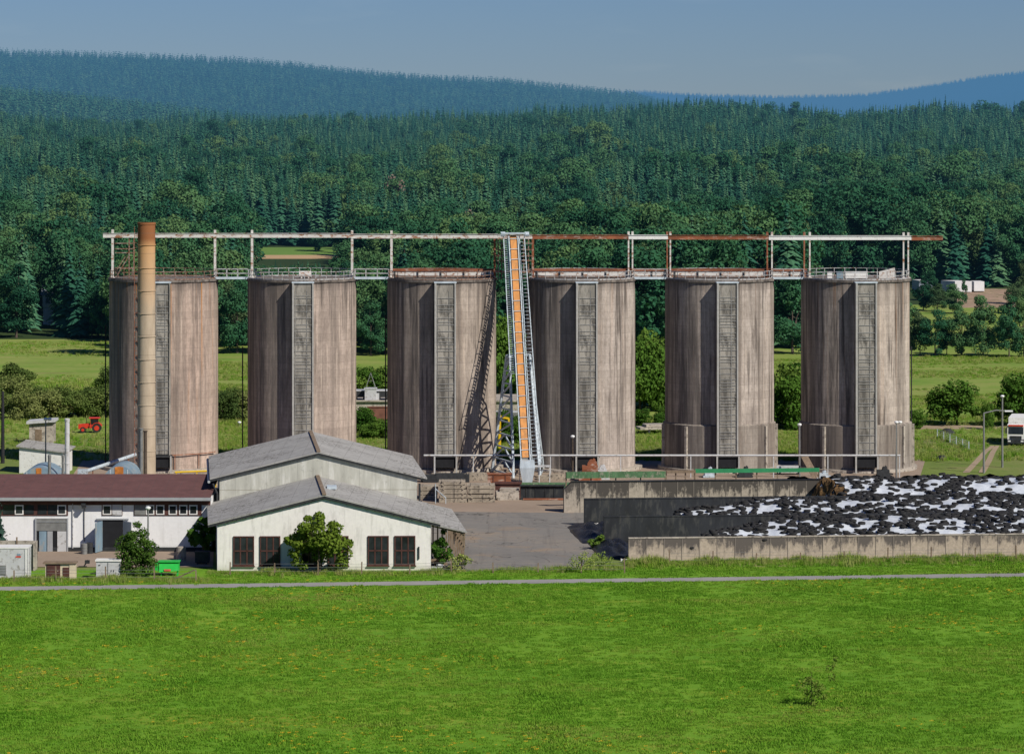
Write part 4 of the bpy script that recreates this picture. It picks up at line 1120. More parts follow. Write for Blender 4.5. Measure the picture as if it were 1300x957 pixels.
# low dark wall in front of the first silo, continuing left
b = MB(); b.prism([(X(-60, 462), 462, 0), (X(318, 470), 470, 0), (X(318, 470), 470, 1.7), (X(-60, 462), 462, 1.5)], (0, .5, 0))
for k in range(20): b.box((X(-60 + 19 * k, 461.9), 461.8 + .4 * k, .9), (.3, .3, 1.9))
tag(b.build('low_wall', M['slab'], origin=(X(130, 465), 465, 0)), 'low weathered wall of old slabs before the first silo', 'wall')
# yellow pipe rail at silo one
D = 467; b = MB(); b.tube((X(222, D), D, 2.0), (X(276, D), D, 2.2), .12, 8)
for px in (224, 250, 274): b.bar((X(px, D), D, 0), (X(px, D), D, 2.0), .12)
tag(b.build('yellow_rail', M['yellow'], origin=(X(250, D), D, 0)), 'dirty yellow pipe rail at the foot of the first silo', 'rail')

# white parked van (roof shows above the brown ridge)
def vehicle_van(at, rz, m, lab):
    e = empty('parked_van', at, lab, 'van'); Mz = Matrix.Rotation(rz, 3, 'Z'); at = Vector(at)
    T = lambda x, y, z: at + Mz @ (Vector((x, y, z)) * 1.36)
    b = MB(); prof = [(-2.3, .4), (2.3, .4), (2.35, 1.0), (1.7, 1.15), (1.1, 1.9), (-2.2, 2.0), (-2.35, 1.2)]
    b.prism([T(x, -.9, z) for x, z in prof], Mz @ Vector((0, 2.45, 0))); b.build('body', M[m], e)
    b = MB(); b.prism([T(x, -.93, z) for x, z in ((-1.9, 1.25), (1.45, 1.25), (1.0, 1.78), (-1.9, 1.85))], Mz @ Vector((0, 2.53, 0))); b.build('window', M['glass_dark'], e)
    for sx_ in (-1.4, 1.45):
        for sy_ in (-.9, .75):
            b = MB(); b.tube(T(sx_, sy_, .36), T(sx_, sy_ + .16, .36), .49, 14); b.build('wheel', M['tyre'], e)
vehicle_van((X(105, 455), 455, .0), R(8), 'white_paint', 'white parked van behind the brown roof, between the two tanks')

# white hut and concrete kiosk
D = 486
x0, x1 = X(24.5, D), X(82, D)
e = empty('white_hut', (x0, D, 0), 'small white hut with slanting grey roof left of the first silo', 'hut')
b = MB(); b.prism([(x0, D, 0), (x1, D - .6, 0), (x1, D - .6, 2.75), (x0, D, 3.55)], (.5, 5, 0)); b.build('wall', M['white_paint'], e)
b = MB(); b.prism([(x0 - .4, D - .3, 3.62), (x1 + .3, D - .9, 2.78), (x1 + .3, D - .9, 2.96), (x0 - .4, D - .3, 3.8)], (.5, 6.6, .25)); b.build('roof', M['roof'], e)
b = MB(); b.box((x1 - .7, D - .6, .7), (.5, .06, .9), R(-5)); b.build('hatch', M['gutter'], e)
D = 532; kx = X(54, D)
e = empty('concrete_kiosk', (kx, D, 0), 'beige concrete kiosk with flat slab roof behind the white hut', 'kiosk')
b = MB(); b.box((kx, D, 1.6), (3.6, 3.2, 3.2)); b.build('wall', M['concrete'], e)
b = MB(); b.box((kx, D - .1, 3.32), (4.3, 4.0, .38), rot=Euler((0, R(-4), 0)).to_matrix()); b.build('roof_slab', M['light_grey'], e)
b = MB(); b.box((kx - .4, D - 1.63, 1.1), (1.0, .06, 2.1)); b.build('door', M['wood'], e)

# red tractor
def tractor(at, rz):
    e = empty('red_tractor', at, 'red tractor with cab parked before the hedge left of the first silo', 'tractor'); at = Vector(at); Mz = Matrix.Rotation(rz, 3, 'Z') @ Matrix.Scale(.86, 3)
    T = lambda x, y, z: at + Mz @ Vector((x, y, z))
    b = MB(); b.prism([T(x, -.4, z) for x, z in ((-2.2, .75), (.2, .75), (.2, 1.65), (-.3, 1.65), (-2.2, 1.5))], Mz @ Vector((0, .8, 0))); b.box(T(-2.3, 0, 1.05), (.25, .9, .7), rz); b.build('bonnet', M['red_paint'], e)
    cb = MB(); 
    for x in (-.25, 1.15):
        for y in (-.65, .65): cb.bar(T(x, y, 1.1), T(x * .9, y * .92, 2.55), .13)
    cb.box(T(.45, 0, 2.6), (1.7, 1.5, .14), rz); cb.box(T(.45, 0, 1.1), (1.5, 1.4, .5), rz); cab = cb.build('cab', M['red_paint'], e)
    b = MB(); b.box(T(.45, 0, 1.95), (1.2, 1.22, 1.1), rz); b.build('window', M['glass_dark'], cab)
    for x, y, r, nm in ((.85, -.95, .82, 'wheel'), (.85, .6, .82, 'wheel'), (-1.65, -.8, .5, 'wheel'), (-1.65, .55, .5, 'wheel')):
        b = MB(); b.tube(T(x, y, r), T(x, y + .38, r), r * .86, 22); wh = b.build(nm, M['tyre'], e)
        b = MB(); b.tube(T(x, y - .03, r), T(x, y + .41, r), r * .47, 16); b.build('rim', M['red_paint'], wh)
    for y in (-.95, .62):
        b = MB()
        for k in range(8):
            a0, a1_ = R(20 + 140 * k / 8), R(20 + 140 * (k + 1) / 8)
            b.prism([T(.85 + .9 * math.cos(a), y - .05, .82 + .9 * math.sin(a)) for a in (a0, a1_)] + [T(.85 + .98 * math.cos(a), y - .05, .82 + .98 * math.sin(a)) for a in (a1_, a0)], Mz @ Vector((0, .5, 0)))
        b.build('mudguard', M['red_paint'], e)
    b = MB(); b.tube(T(-1.0, .3, 1.6), T(-1.0, .3, 2.6), .05, 8); b.build('exhaust', M['pitch'], e)
tractor((X(117, 549), 549, .1), R(4))

# ------------------------------------------------------------------ truck on the right
def truck():
    D = 527.0; x0 = X(1279, D); w_ = 2.5
    e = empty('white_truck', (x0 + 1.2, D, 0), 'white truck with red trimmed cab standing on the dirt road', 'truck')
    rz = R(-12); Mz = Matrix.Rotation(rz, 3, 'Z'); at = Vector((x0 + 1.25, D, 0)); T = lambda x, y, z: at + Mz @ Vector((x, y, z))
    cb = MB(); prof = [(0, .55), (0, 1.6), (.12, 2.9), (.5, 3.15), (2.0, 3.15), (2.0, .55)]
    cb.prism([T(-1.25, y, z) for y, z in prof], Mz @ Vector((2.5, 0, 0))); cab = cb.build('cab', M['white_paint'], e)
    b = MB(); b.prism([T(-1.1, y, z) for y, z in ((-.03, 1.75), (.08, 2.75), (.2, 2.75), (.1, 1.75))], Mz @ Vector((2.2, 0, 0))); b.build('windscreen', M['glass_dark'], cab)
    b = MB(); b.box(T(0, .2, 3.0), (2.2, .5, .2), rz); b.build('red_visor', M['red_paint'], cab)
    b = MB(); b.box(T(0, -.03, 1.25), (1.7, .1, .45), rz); b.build('grille', M['pitch'], cab)
    b = MB(); b.box(T(0, -.1, .65), (2.5, .35, .6), rz); b.build('bumper', M['pitch'], e)
    for sx_ in (-.95, .95): b = MB(); b.box(T(sx_, -.3, .72), (.4, .06, .2), rz); b.build('headlight', M['lamp_glass'], e)
    for sx_ in (-1.45, 1.45): b = MB(); b.box(T(sx_, .15, 2.2), (.22, .18, .75), rz); b.bar(T(sx_, .15, 2.5), T(sx_ * .85, .3, 2.7), .06); b.build('mirror', M['pitch'], e)
    for sg in (-1.26, 1.26): b = MB(); b.box(T(sg, 1.0, 2.2), (.04, 1.1, .8), rz); b.build('side_window', M['glass_dark'], cab)
    b = MB(); b.box(T(0, 6.0, 2.55), (2.5, 7.4, 2.9), rz); b.build('cargo_box', M['white_paint'], e)
    b = MB(); b.box(T(0, 5.0, .95), (1.0, 8.4, .3), rz); b.build('chassis', M['pitch'], e)
    for sx_ in (-1.2, .85):
        for yy in (1.2, 6.6, 8.0):
            b = MB(); b.tube(T(sx_, yy, .5), T(sx_ + .35, yy, .5), .5, 18); b.build('wheel', M['tyre'], e)
truck()

# ------------------------------------------------------------------ trailers, warehouse and far houses
def trailer(px0, px1, ytop, ybot, D, rz, lab, m_front='far_white', m_side='far_white', side_w=.5):
    x0, x1 = X(px0, D), X(px1, D); h = Z(ytop, D) - Z(ybot, D); zb = Z(ybot, D)
    at = Vector(((x0 + x1) / 2, D, zb)); e = empty('trailer', at, lab, 'trailer', None)
    wd = x1 - x0; xs = x0 + wd * side_w
    b = MB(); b.prism([(x0, D + 6, zb + .5), (xs, D, zb + .5), (xs, D, zb + h), (x0, D + 6, zb + h)], (0, .12, 0)); b.build('side', M[m_side], e)
    b = MB(); b.prism([(xs, D, zb + .5), (x1, D + .6, zb + .5), (x1, D + .6, zb + h), (xs, D, zb + h)], (0, .12, 0)); b.build('end_wall', M[m_front], e)
    b = MB(); b.prism([(x0, D + 6, zb + h), (xs, D, zb + h), (x1, D + .6, zb + h), (x1 - (xs - x0), D + 6.6, zb + h)], (0, 0, .08)); b.build('roof', M['far_white'], e)
    b = MB(); b.prism([(x1 - (xs - x0), D + 6.6, zb + .5), (x1, D + .6, zb + .5), (x1, D + .6, zb + h), (x1 - (xs - x0), D + 6.6, zb + h)], (0, .12, 0)); b.build('side', M[m_side], e)
    for t in (.2, .8):
        b = MB(); q = Vector((x0, D + 6, zb)).lerp(Vector((xs, D, zb)), t); b.tube((q.x, q.y - .1, zb + .35), (q.x, q.y + .3, zb + .35), .4, 12); b.build('wheel', M['tyre'], e)
        q = Vector((xs, D, zb)).lerp(Vector((x1, D + .6, zb)), t); b = MB(); b.tube((q.x, q.y + .1, zb + .35), (q.x, q.y + .5, zb + .35), .4, 12); b.build('wheel', M['tyre'], e)
trailer(1161, 1184, 356.5, 371, 992, 0, 'trailer with dark side and white front half hidden beside the last silo', 'far_grey', 'far_white', .25)
trailer(1198, 1234, 357.5, 373, 985, 0, 'widest white box trailer on the bare soil before the woods', 'far_white', 'far_white', .4)
trailer(1235.5, 1250, 358, 372, 988, 0, 'small white box trailer at the end beside the wide one', 'far_white', 'far_white', .08)

D = 965; x0, x1 = X(455, D), X(508, D)
e = empty('warehouse', ((x0 + x1) / 2, D, 0), 'blue roofed warehouse with white front glimpsed between second and third silo', 'building')
zb = 0; b = MB(); b.box(((x0 + x1) / 2, D + 8, 1.6), (x1 - x0, 14, 3.4)); b.build('wall', M['far_white'], e)
b = MB(); b.prism([(x0 - .5, D - .2, 3.3), (x0 - .5, D + 20, 7.4), (x0 - .5, D + 20, 7.8), (x0 - .5, D - .2, 3.7)], (x1 - x0 + 1, 0, 0)); b.build('roof', M['far_roof'], e)
for k in range(5): b = MB(); b.box((x0 + 2 + k * 2.1, D + 15.5, 7.3), (1.2, .8, 1.5)); b.build('roof_vent', M['far_red'], e)
for k in range(4): b = MB(); b.box((x0 + 1.6 + 2.6 * k, D + .96, 1.8), (1.2, .1, 1.2)); b.build('window', M['far_grey'], e)
# house among trees at left
D = 842; x0, x1 = X(54, D), X(80, D)
e = empty('far_house', ((x0 + x1) / 2, D, 0), 'white house mostly hidden in the trees beyond the meadow', 'house')
b = MB(); b.box(((x0 + x1) / 2, D + 3, 5.6), (x1 - x0, 6, 3.0)); b.box(((x0 + x1) / 2, D + 3, 2), (x1 - x0 - .2, 5.8, 4)); b.build('wall', M['far_white'], e)
b = MB(); b.prism([(x0 - .4, D - .4, 7.1), (x0 - .4, D + 3, 9.6), (x0 - .4, D + 6.4, 7.1)], (x1 - x0 + .8, 0, 0)); b.build('roof', M['far_grey'], e)
for k in range(2): b = MB(); b.box((x0 + 1.2 + 2.3 * k, D - .04, 5.7), (.9, .1, 1.2)); b.build('window', M['far_grey'], e)

# concrete platform with pump house, wagon and brick wall between silos 2 and 3 (continuing behind silo 3)
D = 588; x0, x1 = X(445, D), X(690, D)
b = MB(); b.box(((x0 + x1) / 2, D + 8, .9), (x1 - x0, 16, 1.8)); b.box(((x0 + x1) / 2, D - .1, 1.9), (x1 - x0 + .4, .6, .25)); tag(b.build('concrete_platform', M['concrete'], origin=((x0 + x1) / 2, D, 0)), 'long pale concrete platform behind the third silo', 'platform')
e = empty('pump_house', (X(470, D), D + 2, 1.8), 'pale grey pump unit with pointed mast on the concrete platform', 'pump house')
q = Vector((X(470, D), D + 2, 1.8)); b = MB(); b.box(q + ZV * 1.0, (1.9, 1.8, 2.0)); b.box(q + ZV * 2.05, (2.1, 2.0, .15)); b.box(q + Vector((1.1, 0, .6)), (.6, 1, 1.2)); b.build('body', M['light_grey'], e)
b = MB()
for dx, dy in ((-.8, -.7), (.8, -.7), (.8, .7), (-.8, .7)): b.bar(q + Vector((dx, dy, 2.1)), q + ZV * 4.6, .07)
b.bar(q + Vector((-.42, -.35, 3.3)), q + Vector((.42, -.35, 3.3)), .06); b.build('mast', M['lamp_pole'], e)
for k, (px, m, lab) in enumerate(((456.5, 'pitch', 'dark low wagon on the concrete platform, left of the pump unit'), (486, 'pitch', 'dark wagon on the concrete platform, right of the pump unit'))):
    q = Vector((X(px, D), D + 4, 1.8)); e = empty('wagon', q, lab, 'wagon')
    b = MB(); b.box(q + ZV * 1.0, (2.4, 3, 1.0)); b.build('body', M[m], e)
    b = MB(); b.box(q + ZV * 1.58, (2.6, 3.1, .12)); b.build('lid', M['light_grey'], e)
    for dx in (-.8, .8): b = MB(); b.tube(q + Vector((dx, -1.55, .35)), q + Vector((dx, -1.3, .35)), .35, 12); b.build('wheel', M['tyre'], e)
D = 566; b = MB(); b.box((X(484, D), D, 1.3), (4.2, .5, 2.6)); b.box((X(484, D), D, 2.66), (4.5, .7, .14)); tag(b.build('brick_wall', plain('dull_red_brick', (.17, .075, .055), .9, 0, .3, 1), origin=(X(484, D), D, 0)), 'short dull red wall below the concrete platform', 'wall')
# yellow jib
D = 521; e = empty('yellow_jib', (X(635, D), D, 0), 'yellow jib arm on a post seen through the conveyor legs', 'jib')
b = MB(); q = Vector((X(634.5, D), D, 0)); b.bar(q, q + ZV * Z(526.5, D), .36); b.build('post', M['yellow'], e)
b = MB(); z = Z(529, D); b.bar(q + ZV * z, (X(646, D), D, z - .25), .3); b.bar((X(646, D), D, z - .2), (X(646, D), D, z - .9), .25); b.build('arm', M['yellow'], e)
D = 555
ground_thing('parked_wagon', 'far_grey' if False else 'lamp_pole', [('body', None, [(0, 0, 1.3, 7, 2.2, 1.2)]), ('roof', 'light_grey', [(0, 0, 1.98, 7.2, 2.3, .14)]), ('wheel', 'tyre', [(-2.4, -1, .4, .8, .3, .8)]), ('wheel', 'tyre', [(2.4, -1, .4, .8, .3, .8)])], (X(650, D), D, .8), 'dull grey wagon behind the conveyor legs', 'wagon')
# right of silo 4: pale slabs on the grass bank; shed piece between silos 5 and 6
D = 548
ground_thing('slab_stack', 'concrete', [('slab', None, [(0, 0, .9, 6.5, 3, .35)]), ('slab', None, [(.4, .2, 1.3, 5.2, 2.6, .35)]), ('prop', 'pitch', [(-1.8, -1.2, .4, .3, .3, .7), (1.9, -1.2, .4, .3, .3, .7)])], (X(836, D), D, .0), 'pale concrete slabs lying on the grass bank between fourth and fifth silo', 'slabs', rz=R(12))
D = 540
ground_thing('grey_trough', 'light_grey', [('side', None, [(0, -.5, .75, 3.2, .1, .9)]), ('side', None, [(0, .5, .75, 3.2, .1, .9)]), ('floor', None, [(0, 0, .35, 3.2, 1.0, .1)]), ('leg', 'pitch', [(-1.2, 0, .15, .2, .8, .3)]), ('leg', 'pitch', [(1.2, 0, .15, .2, .8, .3)])], (X(1001, 484), 484, 0), 'pale grey feed trough beside the lamp post between thick footed silos', 'trough')
D = 560; ground_thing('rubble_wall', 'concrete', [('wall', None, [(0, 0, 2.3, 3, .5, 4.6)]), ('coping', None, [(0, 0, 4.68, 3.3, .8, .14)])], (X(988, D), D, 0), 'bit of pale ruined wall seen between the two thick footed silos', 'wall')
# leaning board
D = 478; b = MB(); b.bar((X(1036, D), D - .6, .1), (X(1022, D), D + 1.6, 3.0), .9, .12, up=(0, -1, .3)); b.bar((X(1037.6, D), D - .66, .1), (X(1025, D), D + 1.5, 2.7), .25, .16, up=(0, -1, .3)); tag(b.build('weathered_plank', M['wood'], origin=(X(1030, D), D, 0)), 'weathered board with yellow edge leaning on the last silo', 'board')

# scrap machines at the silo feet
def scrap(px, D, w_, h_, m, lab, nm='scrap_machine'):
    at = Vector((X(px, D), D, .02)); b = MB()
    b.box(at + ZV * (h_ * .45), (w_ * .7, 1.2, h_ * .5)); b.bar(at + Vector((-w_ / 2, 0, 0)), at + Vector((w_ * .2, 0, h_)), .3); b.bar(at + Vector((w_ / 2, .2, 0)), at + Vector((0, .2, h_ * .95)), .25)
    b.tube(at + Vector((w_ * .1, -.4, h_ * .75)), at + Vector((w_ * .1, .4, h_ * .75)), h_ * .22, 14); b.box(at + Vector((0, 0, h_ * .12)), (w_, 1.4, h_ * .2)); b.bar(at + Vector((-w_ * .2, -.3, h_ * .6)), at + Vector((w_ * .55, -.5, h_ * .35)), .2)
    tag(b.build(nm, M[m], origin=at), lab, 'machine')
scrap(749, 475, 3.0, 3.0, 'rust', 'dark rusty feeder machine at the foot of the silo next to the conveyor')
scrap(763, 477, 2.2, 2.0, 'light_grey', 'small pale machine right of the dark rusty feeder')
scrap(900, 480, 1.6, 1.4, 'galv', 'small bluish machine before the fifth silo outlet')
scrap(945, 480, 2.2, 1.5, 'pitch', 'dark machine to the sunny side of the fifth silo outlet')
scrap(1121, 479, 2.4, 1.6, 'pitch', 'dark machine to the sunny side of the last silo outlet')
scrap(1045, 478, 1.8, 1.1, 'galv', 'pale greenish scrap heap before the last silo')
D = 470
ground_thing('rusty_bin', 'rust', [('body', None, [(0, 0, .85, 3.1, 1.6, 1.2)]), ('rim', None, [(0, 0, 1.5, 3.3, 1.8, .12)]), ('rib', 'brown', [(-.8, -.83, .85, .1, .08, 1.2)]), ('rib', 'brown', [(.8, -.83, .85, .1, .08, 1.2)]), ('leg', 'brown', [(-1.2, 0, .14, .3, 1.4, .26)]), ('leg', 'brown', [(1.2, 0, .14, .3, 1.4, .26)])], (X(634, D), D, 0), 'brown rusty bin at the foot of the conveyor legs', 'bin')
# dark dais / debris row in front of silo 3
for px, D, w_, h_, m, lab in ((565, 474, 6.5, 1.0, 'pitch', 'dark low plinth before the third silo'), (600, 476, 4.0, .9, 'slab', 'pale broken kerb before the third silo'), (706, 477, 5.0, .55, 'slab', 'flat concrete kerb right of the conveyor foot')):
    b = MB(); at = Vector((X(px, D), D, 0)); b.box(at + ZV * h_ * .5, (w_, 1.6, h_)); b.box(at + Vector((w_ * .1, -.2, h_ + .1)), (w_ * .6, 1.0, .2), R(4)); b.box(at + Vector((-w_ * .3, -.9, h_ * .3)), (w_ * .3, .5, h_ * .6), R(-6))
    tag(b.build('kerb_block', M[m], origin=at), lab, 'kerb')

# ------------------------------------------------------------------ slab stacks by the yard
D = 449.5
def slab_stack(px0, px1, n, which, hts, D, ang):
    at = Vector((X((px0 + px1) / 2, D), D, 0)); wd = X(px1, D) - X(px0, D); z = .06
    order = {0: 'lowest', n - 1: 'topmost'}
    nth = ['lowest', 'second lowest', 'third from below', 'fourth from below', 'fifth from below', 'topmost']
    for k in range(n):
        h_ = hts[k]; dx = random.uniform(-.12, .12); a = ang + random.uniform(-.015, .015)
        b = MB(); b.box((at.x + dx, at.y + random.uniform(-.15, .15), z + h_ / 2), (wd + random.uniform(-.2, .1), 3.2, h_), a)
        for sx_ in (-.35, .35): b.box((at.x + dx + wd * sx_, at.y - .2, z + h_ + .035), (.16, 3.0, .07), a)
        nm = 'topmost' if k == n - 1 else nth[k]
        tag(b.build('concrete_slab', M['slab'], origin=(at.x, at.y, z)), f'{nm} concrete slab in the {which}', 'slab', 'stacked concrete slabs')
        z += h_ + .075
slab_stack(557.5, 592, 5, 'stack before the third silo, next to the lean-to', [.5, .42, .55, .42, .4], D, .0)
slab_stack(593.5, 628, 4, 'stack before the third silo, nearer the conveyor', [.48, .5, .48, .45], D + .2, .01)
slab_stack(533, 556, 3, 'low stack tucked behind the lean-to roof', [.5, .45, .5], D + 4, .0)
D = 452
b = MB(); at = Vector((X(645, D), D, 0)); b.box(at + Vector((-.1, 0, .55)), (2.9, 2.4, 1.0), R(3)); b.box(at + Vector((.2, .3, 1.25)), (2.4, 2.0, .35), R(-4)); b.box(at + Vector((-.8, -1.1, .2)), (1.2, .6, .35), R(14))
tag(b.build('concrete_block', M['concrete'], origin=at), 'pinkish broken concrete block between slab stack and dark wall', 'block')
b = MB(); b.box(at + Vector((0, 1.6, 1.95)), (3.5, 1.0, .25)); b.box(at + Vector((0, 1.6, .9)), (3.3, .6, 1.8)); b.box(at + Vector((.8, 1.2, .3)), (.9, .5, .5))
tag(b.build('beam_pile', M['brown'], origin=at + Vector((0, 1.6, 0))), 'brown beams lying behind the broken concrete block', 'beams')
D = 451; x0, x1 = X(661, D), X(716, D)
b = MB(); b.box(((x0 + x1) / 2, D + .3, .95), (x1 - x0, .5, 1.75)); 
for k in range(5): b.box((x0 + .7 + k * 1.2, D + .02, .9), (.12, .08, 1.6))
b.box(((x0 + x1) / 2, D + .2, 1.86), (x1 - x0 + .2, .9, .12)); tag(b.build('dark_wall', M['black_wall'], origin=((x0 + x1) / 2, D, 0)), 'low black coated wall across the far end of the yard', 'wall')
b = MB(); b.tube((x0 + .3, D - .35, .16), (x1, D - .3, .16), .14, 8); b.bar((x0 + 1, D - .35, .03), (x0 + 1, D - .1, .03), .06); tag(b.build('red_pipe', M['rust'], origin=((x0 + x1) / 2, D - .3, 0)), 'rusty red pipe lying at the foot of the black wall', 'pipe')
D = 461
b = MB(); b.box((X(690, D), D, .55), (8.0, 3.5, 1.1)); b.box((X(690, D), D - 1.5, 1.2), (7.4, .5, .2)); tag(b.build('mossy_ledge', M['algae'], origin=(X(690, D), D, 0)), 'mossy concrete ledge behind the black wall at the conveyor foot', 'ledge')
b = MB()
for k, (a, c_) in enumerate(((553, 446.8), (553, 449))): b.bar((X(a, c_), c_, 0), (X(a, c_), c_, 2.3), .1)
b.bar((X(553, 446.8), 446.8, 2.3), (X(553, 449), 449, 2.3), .08); b.bar((X(553, 446.8), 446.8, 1.9), (X(566, 446.5), 446.5, .8), .1); b.bar((X(566, 446.5), 446.5, .8), (X(566, 446.5), 446.5, 0), .08)
tag(b.build('steel_barrier', M['galv'], origin=(X(556, 447), 447, 0)), 'bluish steel tube barrier before the first slab stack', 'barrier')

# ------------------------------------------------------------------ bunker walls and silage
A5 = R(5.2); UB = Vector((math.cos(A5), math.sin(A5), 0)); NB = Vector((-UB.y, UB.x, 0))
def bunker(px, D, L, h, th, m, lab, front, capm=None, chamfer=0):
    o = Vector((X(px, D), D, 0)); e = empty('bunker_wall', o, lab, 'wall', 'bunker silo walls')
    b = MB()
    P0 = lambda s_, z: o + UB * s_ + ZV * z
    pts = [P0(0, 0), P0(L, 0), P0(L, h), P0(chamfer, h), P0(0, h - chamfer)] if chamfer else [P0(0, 0), P0(L, 0), P0(L, h), P0(0, h)]
    b.prism([q - o + o for q in pts], NB * th)
    w_ = b.build('panels', M[m], e)
    # object space x along the wall for the panel joints
    b = MB(); b.box(o + UB * (L / 2 + chamfer / 2) + NB * (th / 2) + ZV * (h + .06), (L - chamfer, th + .1, .12), A5); b.build('coping', M[capm or m], e)
    return e
bunker(798, 388.0, 62, 2.5, .35, 'wallD', 'front bunker wall of pale stained concrete panels along the meadow', 'D', 'concrete')
bunker(766.5, 405.0, 60, 2.95, .35, 'black_wall', 'second bunker wall from the meadow, coated black, bare at its end', 'C')
bunker(741.5, 421.8, 60, 3.2, .4, 'black_wall', 'third bunker wall from the meadow, coated black, behind the tyre spill', 'B')
bunker(716, 436.3, 60, 3.75, .9, 'wallA', 'rearmost bunker wall of blotchy dark concrete panels with chamfered end', 'A', 'black_sheet', chamfer=.9)
# green boards / gutter behind the rear wall
oA = Vector((X(716, 436.3), 436.3, 0))
def edge_board(px0, px1, D, z0, h, m, lab, nm):
    x0, x1 = X(px0, D), X(px1, D); o = Vector((x0, D, 0)); L = (x1 - x0)
    e = empty(nm, o, lab, 'board'); b = MB()
    b.box(o + UB * (L / 2) + ZV * (z0 + h / 2), (L, .25, h), A5); b.build('board', M[m], e)
    n = max(3, int(L / 2.5))
    for k in range(n + 1):
        b = MB(); b.box(o + UB * (L * k / n) + NB * .25 + ZV * ((z0 + h) / 2), (.14, .2, z0 + h), A5); b.build('stake', M['wood'], e)
edge_board(719, 846, 441.5, 3.75, .78, 'algae', 'long mossy green board edging behind the rear bunker wall', 'green_edging')
edge_board(846, 883, 446.5, 3.9, .35, 'wood', 'short brown board between the mossy and the bright green edging', 'wood_edging')
edge_board(882, 1042, 448.5, 3.72, .5, 'green_tarp', 'bright green tarpaulin edging behind the rear bunker wall', 'green_edging')

DB = [388.0, 405.0, 421.8, 436.3]; PB = [798, 766.5, 741.5, 716]
HB = [2.45, 2.9, 3.15, 3.7]
oD = Vector((X(798, 388), 388.0, 0))
def st(x, y):
    q = Vector((x, y, 0)) - oD; return q.dot(UB), q.dot(NB)
TW = []
for px, d in zip(PB, DB): TW.append(st(X(px, d), d)[1])
_ph = [random.uniform(0, 6) for _ in range(12)]
def bump(s_, t):
    return .16 * math.sin(s_ * .55 + _ph[0] + .3 * math.sin(t * .5)) + .12 * math.sin(t * .9 + s_ * .33 + _ph[1]) + .07 * math.sin(s_ * 1.7 + t * 1.3 + _ph[2]) + .05 * math.sin(2.9 * s_ - 1.1 * t + _ph[3])
def sm(a, b_, v): t = min(max((v - a) / (b_ - a), 0), 1); return t * t * (3 - 2 * t)
def s_of(px, t):
    # s on the wall line at depth t where picture column px falls
    d = 388 + t; return (Vector((X(px, d), d, 0)) - oD).dot(UB)
RAMP = [(846, 882, 12.0), (796, 832, 15.0), (1040, 1068, 0)]
def heap_z(bay, s_, t):
    t0, t1 = TW[bay], TW[bay + 1]; k = (t - t0) / (t1 - t0)
    a, b_, _ = RAMP[bay]; tm = (t0 + t1) / 2
    s0, s1 = s_of(a, tm), s_of(b_, tm)
    top = HB[bay] + (HB[bay + 1] - HB[bay]) * k + .55 * math.sin(math.pi * min(max(k, 0), 1)) - .15
    if bay == 2: top += .25 * k
    dl = RAMP[bay][2] * k; f = sm(s0 + dl, s1 + dl * 1.25, s_ + .7 * math.sin(t * .7))
    f2 = .25 * sm(s0 - 3, s0 + 8, s_) * (1 - f) if bay < 2 else 0
    return max(-.3, (top + bump(s_, t)) * min(1, f + f2 * .6) - (.05 if f < .02 else 0) - (.25 if f < .01 else 0))
baynames = ['silage heap in the front bay under white sheet and tyres, nearest the meadow', 'silage heap in the middle bay under white sheet and tyres', 'silage heap in the rear bay with brown open cut face']
for bay in range(3):
    t0, t1 = TW[bay] + .36, TW[bay + 1] - .02
    N, Mm = 150, 22; b = MB(); vs = []
    sA, sB = s_of(RAMP[bay][0] - (20 if bay < 2 else 0), (t0 + t1) / 2), 58
    e = empty('silage_heap', oD + UB * (sA + 10) + NB * ((t0 + t1) / 2), baynames[bay], 'silage heap', 'covered silage heaps')
    for i in range(N + 1):
        for j in range(Mm + 1):
            s_ = sA + (sB - sA) * i / N; t = t0 + (t1 - t0) * j / Mm
            q = oD + UB * s_ + NB * t; vs.append((q.x, q.y, heap_z(bay, s_, t)))
    b.add(vs, [(i * (Mm + 1) + j, (i + 1) * (Mm + 1) + j, (i + 1) * (Mm + 1) + j + 1, i * (Mm + 1) + j + 1) for i in range(N) for j in range(Mm)])
    b.build('cover_sheet', M['plastic'], e, smooth=True)
    if bay == 2:
        b = MB(); tm = (t0 + t1) / 2; s0, s1 = s_of(1037, tm), s_of(1070, tm); vs = []
        for i in range(15):
            for j in range(23):
                s_ = s0 + (s1 - s0) * i / 14; t = t0 + (t1 - t0) * j / 22; q = oD + UB * s_ + NB * t
                vs.append((q.x + random.uniform(-.12, .12), q.y, heap_z(2, s_, t) + .14 + random.uniform(-.1, .12)))
        b.add(vs, [(i * 23 + j, (i + 1) * 23 + j, (i + 1) * 23 + j + 1, i * 23 + j + 1) for i in range(14) for j in range(22)])
        b.build('cut_face', M['silage'], e)
# sheet lying behind the heap
q0, q1 = oD + UB * 26 + NB * (TW[3] + .9), oD + UB * 58 + NB * (TW[3] + .9)
b = MB(); vs = []
for i in range(60):
    for j in range(6):
        q = q0.lerp(q1, i / 59) + NB * (j * 1.2); vs.append((q.x, q.y, max(.02, 4.0 - j * .75 + .2 * math.sin(i * .7 + j) + .1 * math.sin(i * 1.9))))
b.add(vs, [(i * 6 + j, (i + 1) * 6 + j, (i + 1) * 6 + j + 1, i * 6 + j + 1) for i in range(59) for j in range(5)])
tag(b.build('black_sheet', M['black_sheet'], origin=q0, smooth=True), 'black plastic sheet draped over the back of the rear silage heap', 'sheet')

